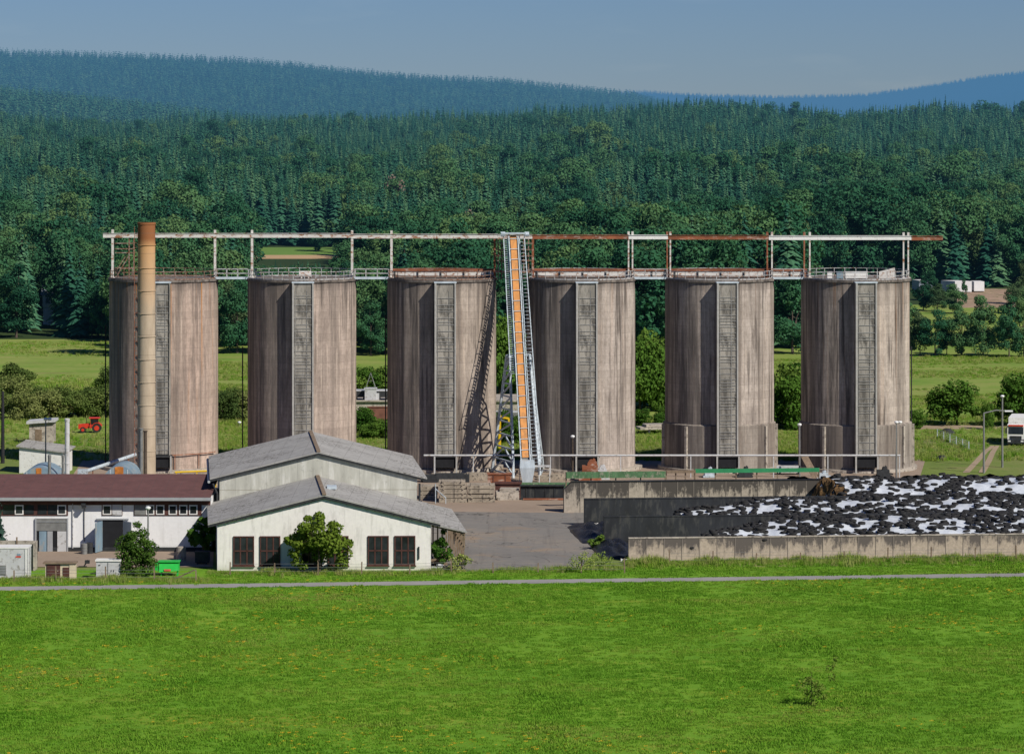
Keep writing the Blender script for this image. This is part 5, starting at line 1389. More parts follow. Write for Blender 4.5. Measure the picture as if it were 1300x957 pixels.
# crumpled black plastic spilling out between the walls on the left
for k, (px0, D0, w_, d_, h_, lab) in enumerate(((772, 404, 6.0, 17, 1.6, 'crumpled black plastic spilling from the end of the middle bay'), (790, 390, 4.6, 14, 1.5, 'crumpled black plastic spilling from the end of the front bay'))):
    N, Mm = 46, 60; vs = []; b = MB(); ox = X(px0, D0) - w_ / 2
    for i in range(N + 1):
        for j in range(Mm + 1):
            u_, v_ = i / N, j / Mm
            env = math.sin(math.pi * min(1, u_ * 1.0)) ** .5 * math.sin(math.pi * v_) ** .4
            rid = .5 + .5 * math.sin(9 * v_ * 2.2 + 5 * u_ + 1.4 * math.sin(u_ * 7)) ; z = env * h_ * (.55 + .3 * rid + .15 * math.sin(u_ * 19 + v_ * 13)) + random.uniform(-.05, .05) * env
            vs.append((ox + w_ * u_ - v_ * d_ * .09, D0 + v_ * d_, max(-.05, z - .04)))
    b.add(vs, [(i * (Mm + 1) + j, (i + 1) * (Mm + 1) + j, (i + 1) * (Mm + 1) + j + 1, i * (Mm + 1) + j + 1) for i in range(N) for j in range(Mm)])
    tag(b.build('plastic_spill', M['black_sheet'], origin=(ox + w_ / 2, D0, 0), smooth=False), lab, 'plastic sheet')
for px, D, w_, lab in ((754.5, 415, .9, 'white scrap of sheet on the black plastic at the middle bay end'), (794, 387.2, 1.0, 'white scrap of sheet at the end of the front bunker wall')):
    b = MB(); at = Vector((X(px, D), D, .95 if px < 780 else .2)); vs = [(at.x + w_ * (i / 4 - .5), at.y + .5 * (j / 4 - .5), at.z + random.uniform(-.1, .25)) for i in range(5) for j in range(5)]
    b.add(vs, [(i * 5 + j, i * 5 + 5 + j, i * 5 + 6 + j, i * 5 + 1 + j) for i in range(4) for j in range(4)]); tag(b.build('sheet_scrap', M['white_paint'], origin=at), lab, 'sheet scrap')

# tyres
def tyre_mesh():
    b = MB(); n = 18; prof = [(.26, .03), (.36, .0), (.50, .02), (.555, .09), (.555, .19), (.50, .26), (.36, .28), (.26, .25), (.26, .03)]
    b.lathe((0, 0, 0), prof, n); o = b.build('tyre', M['tyre'], smooth=True); return o
ty = tyre_mesh()
from mathutils import noise as mnoise
cand = []
for bay in range(3):
    t0, t1 = TW[bay] + .7, TW[bay + 1] - (.2 if bay < 2 else -1.2); tm = (t0 + t1) / 2
    sA, sB = s_of(RAMP[bay][0] + (4 if bay == 0 else 4 if bay == 1 else 26), tm), 57.5
    s_ = sA
    while s_ < sB:
        t = t0
        while t < t1:
            ss, tt = s_ + random.uniform(-.4, .4), t + random.uniform(-.35, .35)
            v = mnoise.noise(Vector((ss * .24, tt * .40, 3.3 + bay * 9))) * .45 + 1.25 * mnoise.noise(Vector((ss * .85 + tt * .35, tt * 1.35, 8.1 + bay)))
            lim = (.07 if bay < 2 else (.10 if ss < 36 else .24)) - .9 * (1 - sm(0, 9, ss - s_of(RAMP[bay][0], tm) - RAMP[bay][2] * (tt - t0) / (t1 - t0))) * (1 if bay < 2 else 0)
            edge = min(tt - t0, t1 - tt)
            if v > lim or edge < .55 or (bay == 2 and abs(ss - 42 - .55 * (tt - t0)) < 1.2 and random.random() < .95):
                z = heap_z(bay, ss, min(tt, TW[bay + 1] - .1))
                if z > .5 : cand.append((ss, tt, z))
            t += .74
        s_ += .78
pts = []
for ss, tt, z in cand:
    q = oD + UB * ss + NB * tt
    px = q.x / q.y * F + PX0
    pts.append((q.x, q.y, z - .02, px))
    if random.random() < .10: pts.append((q.x + random.uniform(-.3, .3), q.y + random.uniform(-.3, .3), z + .2, px))
pts.sort(key=lambda p: (not (-5 < p[3] < 1306), p[1]))
print('tyres', len(pts))
TY_LABEL = 'worn black tyre weighing down the white sheet on the silage heaps'
def rot_ty(): return Euler((random.uniform(-.2, .2), random.uniform(-.2, .2), random.uniform(0, 6)))
for k, (x, y, z, px) in enumerate(pts[:300]):
    o = ty if k == 0 else ty.copy()
    if k: COL.objects.link(o)
    o.location = (x, y, z); o.rotation_euler = rot_ty(); sc_ = random.uniform(.62, .88); o.scale = (sc_, sc_, random.uniform(.8, 1.2))
    tag(o, TY_LABEL, 'tyre', 'tyres lying on the silage sheet')
tme = ty.data

def instancer(name, sources, pts, kind='stuff'):
    """ONE object: source meshes scattered on a point cloud. pts: (x, y, z, rx, ry, rz, scale xy, scale z, source index)"""
    a = np.array(pts, float); n = len(a)
    me = bpy.data.meshes.new(name); me.vertices.add(n)
    me.vertices.foreach_set('co', a[:, :3].ravel())
    at = me.attributes.new('rot', 'FLOAT_VECTOR', 'POINT'); at.data.foreach_set('vector', a[:, 3:6].ravel())
    at = me.attributes.new('scl', 'FLOAT_VECTOR', 'POINT'); at.data.foreach_set('vector', np.stack([a[:, 6], a[:, 6], a[:, 7]], 1).ravel())
    at = me.attributes.new('idx', 'INT', 'POINT'); at.data.foreach_set('value', a[:, 8].astype(np.int32))
    o = bpy.data.objects.new(name, me); COL.objects.link(o); o['kind'] = kind
    src = bpy.data.collections.new(name + '_sources')
    for k, m in enumerate(sources):
        so_ = bpy.data.objects.new('%s_source_%02d' % (name, k), m); src.objects.link(so_)
    g = bpy.data.node_groups.new(name + '_scatter', 'GeometryNodeTree')
    g.interface.new_socket('Geometry', in_out='INPUT', socket_type='NodeSocketGeometry'); g.interface.new_socket('Geometry', in_out='OUTPUT', socket_type='NodeSocketGeometry')
    n_, l_ = g.nodes, g.links
    gi, go = n_.new('NodeGroupInput'), n_.new('NodeGroupOutput')
    ci = n_.new('GeometryNodeCollectionInfo'); ci.inputs['Collection'].default_value = src; ci.inputs['Separate Children'].default_value = True; ci.inputs['Reset Children'].default_value = True
    ip = n_.new('GeometryNodeInstanceOnPoints'); ip.inputs['Pick Instance'].default_value = True
    def attr(nm, ty_):
        x = n_.new('GeometryNodeInputNamedAttribute'); x.data_type = ty_; x.inputs[0].default_value = nm; return x.outputs[0]
    l_.new(gi.outputs[0], ip.inputs['Points']); l_.new(ci.outputs[0], ip.inputs['Instance'])
    l_.new(attr('idx', 'INT'), ip.inputs['Instance Index'])
    e2r = n_.new('FunctionNodeEulerToRotation'); l_.new(attr('rot', 'FLOAT_VECTOR'), e2r.inputs[0]); l_.new(e2r.outputs[0], ip.inputs['Rotation'])
    l_.new(attr('scl', 'FLOAT_VECTOR'), ip.inputs['Scale']); l_.new(ip.outputs[0], go.inputs[0])
    md = o.modifiers.new('scatter', 'NODES'); md.node_group = g
    return o
rest = []
for x, y, z, px in pts[300:]:
    r_ = rot_ty(); s_ = random.uniform(.62, .88); rest.append((x, y, z, r_.x, r_.y, r_.z, s_, random.uniform(.8, 1.2), 0))
o = instancer('tyre_mass', [tme], rest); tag(o, 'mass of black tyres covering the rear part of the silage sheets', None)

# ------------------------------------------------------------------ foliage meshes
def leaf_quads(b, centers, normals, size, rg, mi=0, aspect=1.0):
    n = len(centers)
    up = rg.normal(size=(n, 3)); t = np.cross(normals, up); t /= np.linalg.norm(t, axis=1)[:, None] + 1e-9
    bt = np.cross(normals, t); bt /= np.linalg.norm(bt, axis=1)[:, None] + 1e-9
    s = (size * rg.uniform(.6, 1.35, n))[:, None]
    p0 = centers - t * s * .5; p1 = centers + bt * s * .42 * aspect; p2 = centers + t * s * .6; p3 = centers - bt * s * .42 * aspect
    base = len(b.v)
    V_ = np.stack([p0, p1, p2, p3], 1).reshape(-1, 3)
    b.v += [tuple(v) for v in V_.tolist()]
    b.f += [(base + 4 * k, base + 4 * k + 1, base + 4 * k + 2, base + 4 * k + 3) for k in range(n)]
    b.m += [mi] * n

def crown_clumps(h0, h1, rx, nclump, rg, shape='round'):
    out = []
    while len(out) < nclump:
        p = rg.uniform(-1, 1, 3); r = np.linalg.norm(p)
        if r > 1 or r < .35: continue
        zf = (p[2] + 1) / 2
        wz = {'round': 1.0, 'tall': .75 + .35 * (1 - zf), 'wide': .7 + .5 * zf, 'bush': 1.25 - .55 * zf}[shape]
        out.append((p[0] * rx * wz, p[1] * rx * wz, h0 + (h1 - h0) * zf, rg.uniform(.24, .46) * rx))
    return out

def leafy(b, clumps, leaves_per, size, rg, flat=.75, mi=0):
    for (x, y, z, r) in clumps:
        n = leaves_per
        d = rg.normal(size=(n, 3)); d /= np.linalg.norm(d, axis=1)[:, None]
        rad = r * rg.uniform(.45, 1.08, n) ** .6
        c = np.array([x, y, z]) + d * rad[:, None] * np.array([1, 1, flat])
        nn_ = d + rg.normal(scale=.55, size=(n, 3)) + np.array([0, 0, .35]); nn_ /= np.linalg.norm(nn_, axis=1)[:, None]
        leaf_quads(b, c, nn_, size, rg, mi)

def limbs(b, h0, clumps, r0, rg, mi=0, n=7, lean=(0, 0)):
    top = max(c[2] for c in clumps) * .72
    pts = [Vector((0, 0, -.3)), Vector((lean[0] * .3 + rg.uniform(-.1, .1), lean[1] * .3, h0 * .6)), Vector((lean[0] * .7, lean[1] * .7, h0 * 1.1 + .3)), Vector((lean[0], lean[1], top))]
    rr = [r0 * 1.25, r0, r0 * .8, r0 * .2]
    for k in range(3): b.tube(pts[k], pts[k + 1], rr[k], 7, r2=rr[k + 1], mi=mi, cap=False)
    for k in range(min(n, len(clumps))):
        c = clumps[k]; a = pts[1].lerp(pts[3], float(rg.uniform(.15, .75)))
        e = Vector(c[:3]); m = a.lerp(e, .5) + Vector((0, 0, .12 * (e - a).length))
        b.tube(a, m, r0 * .42, 5, r2=r0 * .28, mi=mi, cap=False); b.tube(m, e, r0 * .28, 5, r2=r0 * .06, mi=mi, cap=False)

def broad_meshes(h, rx, h0, shape, nclump, per, leaf, seed, tr=.28):
    rg = np.random.default_rng(seed)
    cl = crown_clumps(h0, h, rx, nclump, rg, shape)
    bc = MB(); leafy(bc, cl, per, leaf, rg)
    bt = MB(); limbs(bt, h0, cl, tr, rg)
    return bc, bt

def raw_mesh(b, name, mats):
    me = bpy.data.meshes.new(name); me.from_pydata(b.v, [], b.f)
    for m in mats: me.materials.append(m)
    if len(mats) > 1: me.polygons.foreach_set('material_index', b.m)
    me.update(); return me

def spruce_mesh(h, rbase, seed, layers=15, per=10, mi=0, b=None, tip=.12):
    rg = np.random.default_rng(seed); b = b or MB()
    for k in range(layers):
        f = k / (layers - 1); z = h * (.10 + .87 * f); r = rbase * (1 - f) ** .8 + tip
        off = rg.uniform(0, 6.28)
        for j in range(per if f < .75 else max(5, per - 4)):
            a = off + 2 * math.pi * j / per + rg.uniform(-.25, .25); rr = r * rg.uniform(.5, 1.2); drop = rr * rg.uniform(.25, .55)
            ca, sa = math.cos(a), math.sin(a); wd = .30 * rr + .12; zz = z + rg.uniform(-.028, .028) * h
            vs = [(0, 0, zz + .25), (ca * rr * .55 - sa * wd, sa * rr * .55 + ca * wd, zz - drop * .55), (ca * rr, sa * rr, zz - drop), (ca * rr * .55 + sa * wd, sa * rr * .55 - ca * wd, zz - drop * .55), (ca * rr * .55, sa * rr * .55, zz - drop * .2)]
            b.add(vs, [(0, 1, 4), (4, 1, 2), (0, 4, 3), (4, 2, 3)], mi)
    return b

# ---- near garden trees
def near_tree(name, at, h, rx, h0, shape, nclump, per, leaf, seed, lm, lab, cat, tr=.12, sy=1.0, extra=None, group=None):
    rg = np.random.default_rng(seed); e = empty(name, at, lab, cat, group); at = Vector(at)
    cl = crown_clumps(h0, h, rx, nclump, rg, shape)
    if extra: cl += extra
    bc = MB(); leafy(bc, cl, per, leaf, rg); bc.v = [(x + at.x, y * sy + at.y, z + at.z) for x, y, z in bc.v]; bc.build('crown', M[lm], e)
    bt = MB(); limbs(bt, h0, cl, tr, rg, n=9); bt.v = [(x + at.x, y * sy + at.y, z + at.z) for x, y, z in bt.v]; bt.build('trunk', M['bark'], e)
    return e
near_tree('apple_tree', (X(405, 377.4), 377.4, 0), 5.9, 2.55, 1.5, 'round', 30, 150, .30, 5, 'apple', 'leafy green apple tree before the windows of the white shed', 'tree', .16,
          extra=[(-2.6, .1, 2.2, .8), (-3.1, 0, 3.6, .7), (2.7, 0, 2.1, .95), (3.0, 0, 3.2, .7), (2.4, 0, 1.2, .8), (-2.3, 0, 1.3, .75), (-1.7, .2, .9, .6), (.0, 0, 6.2, .55), (-1.2, 0, 5.9, .45), (1.5, 0, 5.2, .6)])
near_tree('berry_shrub', (X(173, 374.5), 374.5, 0), 5.2, 1.95, .3, 'bush', 44, 150, .2, 6, 'shrub_red', 'dense green shrub with reddish berries beside the light grey cabinet', 'shrub', .12, extra=[(.1, 0, 5.6, .5), (-1.9, 0, 1.2, .8), (1.7, 0, 1.5, .7), (-1.2, 0, 4.1, .6)])
near_tree('elder_bush', (X(258, 392), 392, 0), 4.6, 1.35, .6, 'round', 22, 110, .34, 7, 'bush', 'shady bush in the corner between the low building and the white shed', 'shrub', .12)
near_tree('climbing_bush', (X(561, 381.5), 381.5, 0), 4.3, 1.2, .4, 'bush', 16, 110, .26, 8, 'bush', 'dark green bush growing under the front end of the lean-to', 'shrub', .08)
near_tree('weed_bush', (X(737, 378.5), 378.5, 0), 2.2, 1.6, -.3, 'bush', 16, 34, .16, 9, 'tall_grass', 'loose pale green weeds at the end of the yard beside the black plastic', 'weeds', .02)
near_tree('weed_bush', (X(764, 383), 383, 0), 1.5, 1.5, -.3, 'bush', 14, 34, .16, 19, 'tall_grass', 'straggling pale weeds between the yard corner and the front bunker wall', 'weeds', .02)
near_tree('weed_bush', (X(757, 399), 399, 0), 2.6, .9, .0, 'bush', 12, 60, .22, 10, 'bush', 'small green weeds clinging to the black plastic spill', 'weeds', .03)
near_tree('weed_bush', (X(584, 379), 379, 0), 1.9, 1.2, .1, 'bush', 10, 60, .2, 12, 'tall_grass', 'tuft of pale weeds before the lean-to posts', 'weeds', .03)
near_tree('sparse_bush', (X(1030, 292), 292, 0), 2.5, 1.15, .2, 'bush', 18, 34, .17, 13, 'shrub_red', 'sparse reddish bush standing alone in the meadow', 'shrub', .035, extra=[(1.5, 0, 3.1, .38), (2.0, 0, 3.9, .30), (1.75, 0, 2.3, .4), (1.9, 0, 3.4, .3), (-.9, 0, 1.9, .5)])
# blue spruce cut by the left edge
at = Vector((X(-2, 384), 384, 0)); e = empty('blue_spruce', at, 'blue green spruce at the corner by the pale container', 'tree')
b = spruce_mesh(6.6, 1.7, 3, 14, 12); rg = np.random.default_rng(4)
cs = np.array([np.array(b.v[i]) for i in range(2, len(b.v), 5)]); cs = np.repeat(cs, 8, 0) * np.repeat(rg.uniform(.5, 1.05, (len(cs), 1)), 8, 0) + rg.normal(scale=.16, size=(len(cs) * 8, 3))
cs[:, 2] = np.clip(cs[:, 2], .2, 7); leaf_quads(b, cs, rg.normal(size=cs.shape) + [0, 0, .5], .2, rg)
b.v = [(x + at.x, y + at.y, z) for x, y, z in b.v]; b.build('crown', M['blue_spruce'], e)
b = MB(); b.tube(at - ZV * .2, at + ZV * 6, .14, 7, r2=.03); b.build('trunk', M['bark'], e)

# ---- prototypes of bushes, woodland trees
def proto_set(specs, lm, bark='bark'):
    out = []
    for (h, rx, h0, shape, nc, per, leaf, seed, tr) in specs:
        bc, bt = broad_meshes(h, rx, h0, shape, nc, per, leaf, seed, tr)
        out.append((raw_mesh(bc, 'crown', [M[lm]]), raw_mesh(bt, 'trunk', [M[bark]]), h, rx))
    return out
BUSH = proto_set([(5, 2.9, .2, 'bush', 38, 150, .30, 21, .12), (5, 2.5, .25, 'bush', 34, 150, .29, 22, .12), (5, 3.2, .2, 'bush', 44, 140, .31, 23, .12)], 'bush')
HEDGE_K = .8
HEDGE = proto_set([(5, 3.2, .2, 'bush', 40, 140, .29, 24, .12), (5, 2.7, .2, 'bush', 36, 150, .28, 25, .12)], 'bush_dull')
WOOD = proto_set([(20, 6.2, 2.0, 'round', 44, 190, .56, 31, .35), (20, 5.2, 1.5, 'tall', 42, 180, .54, 32, .33), (20, 7.0, 2.5, 'wide', 50, 180, .58, 33, .38), (20, 5.7, 1.0, 'bush', 44, 190, .55, 34, .33)], 'broad', 'bark_far')
PALE = proto_set([(20, 6.4, 1.0, 'round', 42, 180, .52, 36, .33), (20, 5.4, 1.0, 'tall', 40, 180, .5, 37, .3)], 'broad_pale', 'bark_far')
DEAD = proto_set([(20, 4.6, 5.0, 'tall', 24, 16, .8, 38, .3)], 'dead', 'bark_far')

def put_tree(name, protos, k, at, h, wscale, rz, lab, cat, group):
    cr, tr, h_, rx_ = protos[k % len(protos)]
    e = empty(name, at, lab, cat, group); s = h / h_
    e.scale = (s * wscale, s * wscale, s); e.rotation_euler = (0, 0, rz)
    for nm, me in (('crown', cr), ('trunk', tr)):
        o = bpy.data.objects.new(nm, me); COL.objects.link(o); o.parent = e
    return e
rt = random.Random(5)
def bush(px, py, h, wsc, lab, pr=BUSH, group=None, name='bush', cat='bush', D=None):
    D = D or DG(py); put_tree(name, pr, rt.randrange(3), (X(px, D), D, 0), h * (HEDGE_K if pr is HEDGE else 1), wsc, rt.uniform(0, 6.3), lab, cat, group)
# left hedge
for px, py, h, wsc in ((-20, 528, 6, 1.1), (4, 531, 5.2, 1.1), (18, 520, 7.0, 1.0), (32, 533, 5.6, 1.0), (49, 527, 5.8, 1.1), (62, 531, 5.6, 1.1), (79, 528, 6.0, 1.1), (93, 530, 5.5, 1.1), (107, 527, 5.8, 1.05), (122, 529, 5.4, 1.1), (136, 527, 5.8, 1.05), (148, 529, 5.8, 1.05)):
    bush(px, py, h, wsc, 'dull green hedge bush in the row behind the red tractor', HEDGE, 'hedge bushes behind the red tractor', 'hedge_bush')
bush(20, 502, 7.2, 1.05, 'taller hedge bush standing behind the hedge row, nearest the tarred pole', HEDGE, None, 'hedge_bush')
bush(137, 505, 6.5, .7, 'slender bush behind the hedge, beside the first silo', HEDGE, None, 'hedge_bush')
# between silos 1 and 2
for k, (px, py, h, wsc) in enumerate(((286, 535, 6.0, 1.0), (300, 528, 5.5, 1.0), (312, 534, 5.8, 1.0), (272, 531, 5.8, 1))): bush(px, py, h, wsc, 'round bush between the first and second silo', HEDGE, 'bushes between the first and second silo')
for k, (px, py, h, wsc) in enumerate(((462, 508, 5.0, 1.1), (478, 506, 5.4, 1.1), (493, 507, 5.2, 1.1), (447, 507, 5.2, 1.1))): bush(px, py, h, wsc, 'bush behind the concrete platform', BUSH, 'bushes behind the concrete platform', D=620)
for k, (px, py, h, wsc, D) in enumerate(((463, 565, 3.6, 1.1, 545), (480, 568, 2.9, 1.3, 540), (455, 560, 4.0, 1.1, 552), (492, 566, 2.6, 1.2, 545))): bush(px, py, h, wsc, 'lush green shrub on the bank below the concrete platform', BUSH, 'shrubs on the bank below the platform', D=D)
# between 3 and 4
for k, (px, h, wsc, D) in enumerate(((634, 13, .62, 628), (648, 8.5, .75, 640), (662, 11, .7, 630), (674, 9.5, .8, 633), (641, 5, .9, 535), (655, 3.8, 1.0, 530), (668, 4.4, .9, 533))): bush(px, 0, h, wsc, 'green bush behind the conveyor legs' if D < 600 else 'tall leafy shrub beyond the conveyor', BUSH, 'bushes behind the conveyor' if D < 600 else 'tall shrubs beyond the conveyor', D=D)
# between 4 and 5
for k, (px, h, wsc, D) in enumerate(((812, 11.5, .72, 590), (826, 12.5, .75, 600), (840, 11, .72, 592), (850, 10, .75, 598))): bush(px, 0, h, wsc, 'tall fresh green shrub between the fourth and fifth silo', BUSH, 'tall shrubs between the fourth and fifth silo', D=D)
for k, (px, h, wsc, D) in enumerate(((812, 3.0, 1.2, 560), (838, 2.2, 1.2, 558), (846, 3.2, 1, 562))): bush(px, 0, h, wsc, 'low bush on the grass bank behind the pale slabs', BUSH, 'low bushes on the grass bank', D=D)
# between 5 and 6
for k, (px, h, wsc, D) in enumerate(((986, 9.5, .85, 566), (1003, 8.5, .9, 556), (1016, 8.8, .85, 570))): bush(px, 0, h, wsc, 'dark leafy bush between the two thick footed silos', BUSH, 'bushes between the thick footed silos', D=D)
# right side single bushes
bush(1215, 539, 6.6, 1.18, 'single round green bush in the meadow right of the last silo', BUSH, None)
bush(1297, 545, 8.0, .85, 'dark conical bush behind the white truck', BUSH, None, D=560)
bush(1254, 535, 4.5, .45, 'thin sapling behind the long armed lamp post', BUSH, None, 'sapling', 'sapling', D=555)
bush(1163, 543, 3.2, .8, 'low bush at the foot of the last silo, on the meadow side', BUSH, None, D=556)

# ---- woodland: individual trees in front, masses behind
def clear(px, D):
    """keep fields, trailers and houses visible"""
    if 240 < px < 446 and 1115 < D < 1252: return False
    if px > 1005 and D < 1012: return False
    if 440 < px < 520 and 930 < D < 1010: return False
    if 50 < px < 86 and D < 860: return False
    return True
def hmax(px, D):
    m = 99
    if 300 < px < 452 and D < 1130: m = min(m, H - (340 - PY0) / F * D - .5)
    if 462 < px < 494 and D < 975: m = min(m, H - (378 - PY0) / F * D)
    if 632 < px < 672 and D < 900: m = min(m, 9)
    return m
def edge(px):
    if px < 140: return 782
    if px < 600: return 726
    if px < 700: return 800
    return 735
def conifer_p(D, px):
    p = min(max((D - 850) / 300, 0), 1)
    p *= .9 if D < 1750 else .985
    if px > 1000: p = min(max((D - 1030) / 380, 0), 1) * .96
    return p
cells = []
D = 730.0
rf = random.Random(17)
while D < 2340:
    step = 6.3 if D < 1250 else 6.1
    half = .155 * D
    x = -half
    while x < half:
        px = x / D * F + PX0
        y = D + rf.uniform(-.45, .45) * step; xx = x + rf.uniform(-.45, .45) * step
        if y > edge(px) and clear(px, y): cells.append((xx, y, px))
        x += step if D < 1250 else step
    D += step
broad, spruce, pale = [], [], []
for xx, y, px in cells:
    mval = mnoise.noise(Vector((xx * .012, y * .008, 2.0)))
    if rf.random() < conifer_p(y, px) + mval * .7 * (0 if y > 1800 else .35 if y > 1500 else 1):
        spruce.append((xx, y, px))
    else:
        (pale if rf.random() < .10 + max(0, mval) * .3 and y < 1500 else broad).append((xx, y, px))
# thin the broadleaf ones (their crowns are wide)
broad = [t for t in broad if rf.random() < (.50 if t[1] < 1250 else .45)]
pale = [t for t in pale if rf.random() < .55]
seen = lambda t: -12 < t[2] < 1312
def hidden_low(t):   # behind a silo and not tall enough to show over it
    for c in CXS:
        if abs(t[2] - c) < 66 and t[1] < 770: return True
    return False
bi = sorted([t for t in broad if seen(t) and not hidden_low(t)], key=lambda t: t[1])[:280]
pi_ = sorted([t for t in pale if seen(t) and not hidden_low(t)], key=lambda t: t[1])[:90]
si = sorted([t for t in spruce if seen(t)], key=lambda t: t[1])[:290]
sel = set(bi) | set(pi_) | set(si)
def tree_h(px, y, lo, hi):
    # lower scrub at the very front of the wood, high trees behind
    f = .62 + .38 * min(1, max(0, (y - edge(px)) / 60))
    return max(2.5, min(rf.uniform(lo, hi) * f * stand(X(px, y), y), hmax(px, y)))
for xx, y, px in bi: put_tree('broadleaf_tree', WOOD, rf.randrange(4), (xx, y, gz(xx, y) - .1), tree_h(px, y, 18, 26), rf.uniform(.8, 1.1), rf.uniform(0, 6.3), 'dark green broadleaf tree in the wood beyond the meadow', 'tree', 'broadleaf trees of the wood')
for xx, y, px in pi_: put_tree('pale_tree', PALE, rf.randrange(2), (xx, y, gz(xx, y) - .1), tree_h(px, y, 15, 23), rf.uniform(.8, 1.1), rf.uniform(0, 6.3), 'paler olive green tree among the darker broadleaf trees', 'tree', 'pale trees of the wood')
for px, D, h, lab in ((502, 1290, 24, 'reddish brown dying tree high in the wood'), (601, 1020, 22, 'bare grey treetop above the third silo'), (170 - 86, 1100, 20, 'pale brownish thin tree in the wood left of the chimney')):
    x = X(px, D); put_tree('dead_tree', DEAD, 0, (x, D, gz(x, D)), h, 1.0, 1.0, lab, 'tree', None)
# right-hand trees standing in the pasture
for px, D, h, wsc, pr, lab in ((1136, 735, 12, .8, WOOD, 'leafy tree tucked beside the sunny edge of the last silo'), (1153, 733, 11.5, .9, WOOD, 'dark tree in the clump behind the last silo, nearest its edge'), (1168, 730, 9.5, 1.0, PALE, 'rounded paler tree in the clump right of the last silo'),
        (1187, 728, 9.5, 1.05, WOOD, 'broad dark tree in the clump right of the last silo'), (1202, 735, 8.0, .9, PALE, 'lowest tree at the end of the clump right of the last silo'), (1221, 728, 9.2, 1.0, WOOD, 'squat dark tree left of the slender tall one'), (1248, 726, 12.6, .8, WOOD, 'slender tall dark tree standing in the pasture'),
        (1281, 724, 13.2, .75, WOOD, 'tall dark tree before the pasture, next to the slender one'), (1300, 726, 14.0, .8, WOOD, 'tallest tree at the end of the pasture row'),
        (1236, 760, 6, .9, PALE, 'small bush filling the gap between two dark pasture trees'), (1268, 758, 5.5, 1, WOOD, 'low bush behind the gap in the pasture row'),
        (1172, 905, 8, 1.2, WOOD, 'shrubby tree below the trailer with dark side'), (1190, 900, 7.5, 1.3, PALE, 'pale shrub left of the pasture gap, below the trailers'), (1212, 890, 7.6, 1.2, WOOD, 'rounded dark shrub below the widest white trailer'), (1224, 935, 6.5, .5, WOOD, 'small pointed tree before the widest white trailer'),
        (1290, 890, 8.5, 1.0, PALE, 'greyish willow bush on the bare soil'), (1303, 930, 14, .8, PALE, 'tall pale tree at the end of the bare soil'), (1180, 950, 8, 1.1, WOOD, 'bushy tree right under the first trailer'),
        (405, 1222, 7.6, 1.55, WOOD, 'lone round tree at the edge of the small green field')):
    x = X(px, D); put_tree('field_tree', pr, rf.randrange(4), (x, D, gz(x, D)), h, wsc, rf.uniform(0, 6), lab, 'tree', None)

# spruces
SPR = []
for k in range(4):
    b = spruce_mesh(22, [3.8, 4.4, 3.4, 4.0][k], 50 + k, 26, 12); bt = MB(); bt.tube((0, 0, -.3), (0, 0, 20), .28, 6, r2=.05)
    SPR.append((raw_mesh(b, 'crown', [M['spruce']]), raw_mesh(bt, 'trunk', [M['bark_far']]), 22, 2.5))
for xx, y, px in si: put_tree('spruce', SPR, rf.randrange(4), (xx, y, gz(xx, y) - .1), max(4, min(rf.uniform(17, 26) * stand(xx, y), hmax(px, y) + 2)), rf.uniform(.85, 1.2), rf.uniform(0, 6.3), 'dark green spruce among the trees of the wooded slope', 'tree', 'spruces of the wooded slope')

MASS_B = []
for (me_c, me_t, h_, rx_) in WOOD + PALE:
    MASS_B.append(me_c)
def spts(lst, lo, hi, nsrc, base_h, src=None):
    out = []
    for xx, y, px in lst:
        h = max(2.5, min(rf.uniform(lo, hi) * stand(xx, y), hmax(px, y)))
        s = h / base_h; w_ = s * rf.uniform(.85, 1.15)
        out.append((xx, y, gz(xx, y) - .1, rf.uniform(-.03, .03), rf.uniform(-.03, .03), rf.uniform(0, 6.28), w_, s, src() if src else rf.randrange(nsrc)))
    return out
mb = spts([t for t in broad if t not in sel], 17, 25, 4, 20, lambda: rf.randrange(4)) + spts([t for t in pale if t not in sel], 15, 22, 2, 20, lambda: 4 + rf.randrange(2))
tag(instancer('broadleaf_woods', MASS_B, mb), 'mass of further broadleaf trees in the wood')
ms = spts([t for t in spruce if t not in sel], 16, 24, 4, 22)
tag(instancer('spruce_forest', [s[0] for s in SPR], ms), 'mass of dark spruce forest covering the slope')
# far hills
FARS = [raw_mesh(spruce_mesh(20, r_, 70 + k, 10, 8, tip=1.1), 'far_spruce', [M['spruce']]) for k, r_ in enumerate((3.5, 4.1, 3.7))]
FARB = [raw_mesh(broad_meshes(17, 4.6, 3, 'round', 16, 20, 2.0, 80, .3)[0], 'far_broadleaf', [M['broad']])]
far = []
def fill(D0, D1, step, px0, px1, keep=1.0, yfac=1.0):
    D = D0
    while D < D1:
        pxstep = step / D * F; px = px0 + rf.uniform(0, 1) * pxstep
        while px < px1:
            y = D + rf.uniform(-.5, .5) * step * yfac; p = px + rf.uniform(-.45, .45) * pxstep
            if rf.random() < keep and not (930 < p < 1075 and 7250 < y < 7430): 
                far.append((p, y))
            px += pxstep
        D += step * yfac
fill(2340, 2440, 6, -60, 1360)
fill(2800, 3180, 6.5, -60, 640)
fill(3500, 4360, 7.5, -60, 1010, 1, 1.15)
fill(6800, 7550, 13, 900, 1360, 1, 1.5)
fill(9300, 10600, 17, 780, 1360, 1, 1.8)
fp = []
for p, y in far:
    h = rf.uniform(17.5, 21.5); s = h / 20; big = 1 if y < 6000 else 1.5
    k = rf.randrange(3) if (rf.random() < .82 or y > 6000) else 3
    if k == 3: s *= .95
    fp.append((X(p, y), y, terrain(p, y) - (.5 if y < 6000 else 4), 0, 0, rf.uniform(0, 6.28), s * rf.uniform(.9, 1.25) * big, s * (1 if y < 6000 else .8), k))
print('far trees', len(fp), 'mass', len(mb), len(ms))
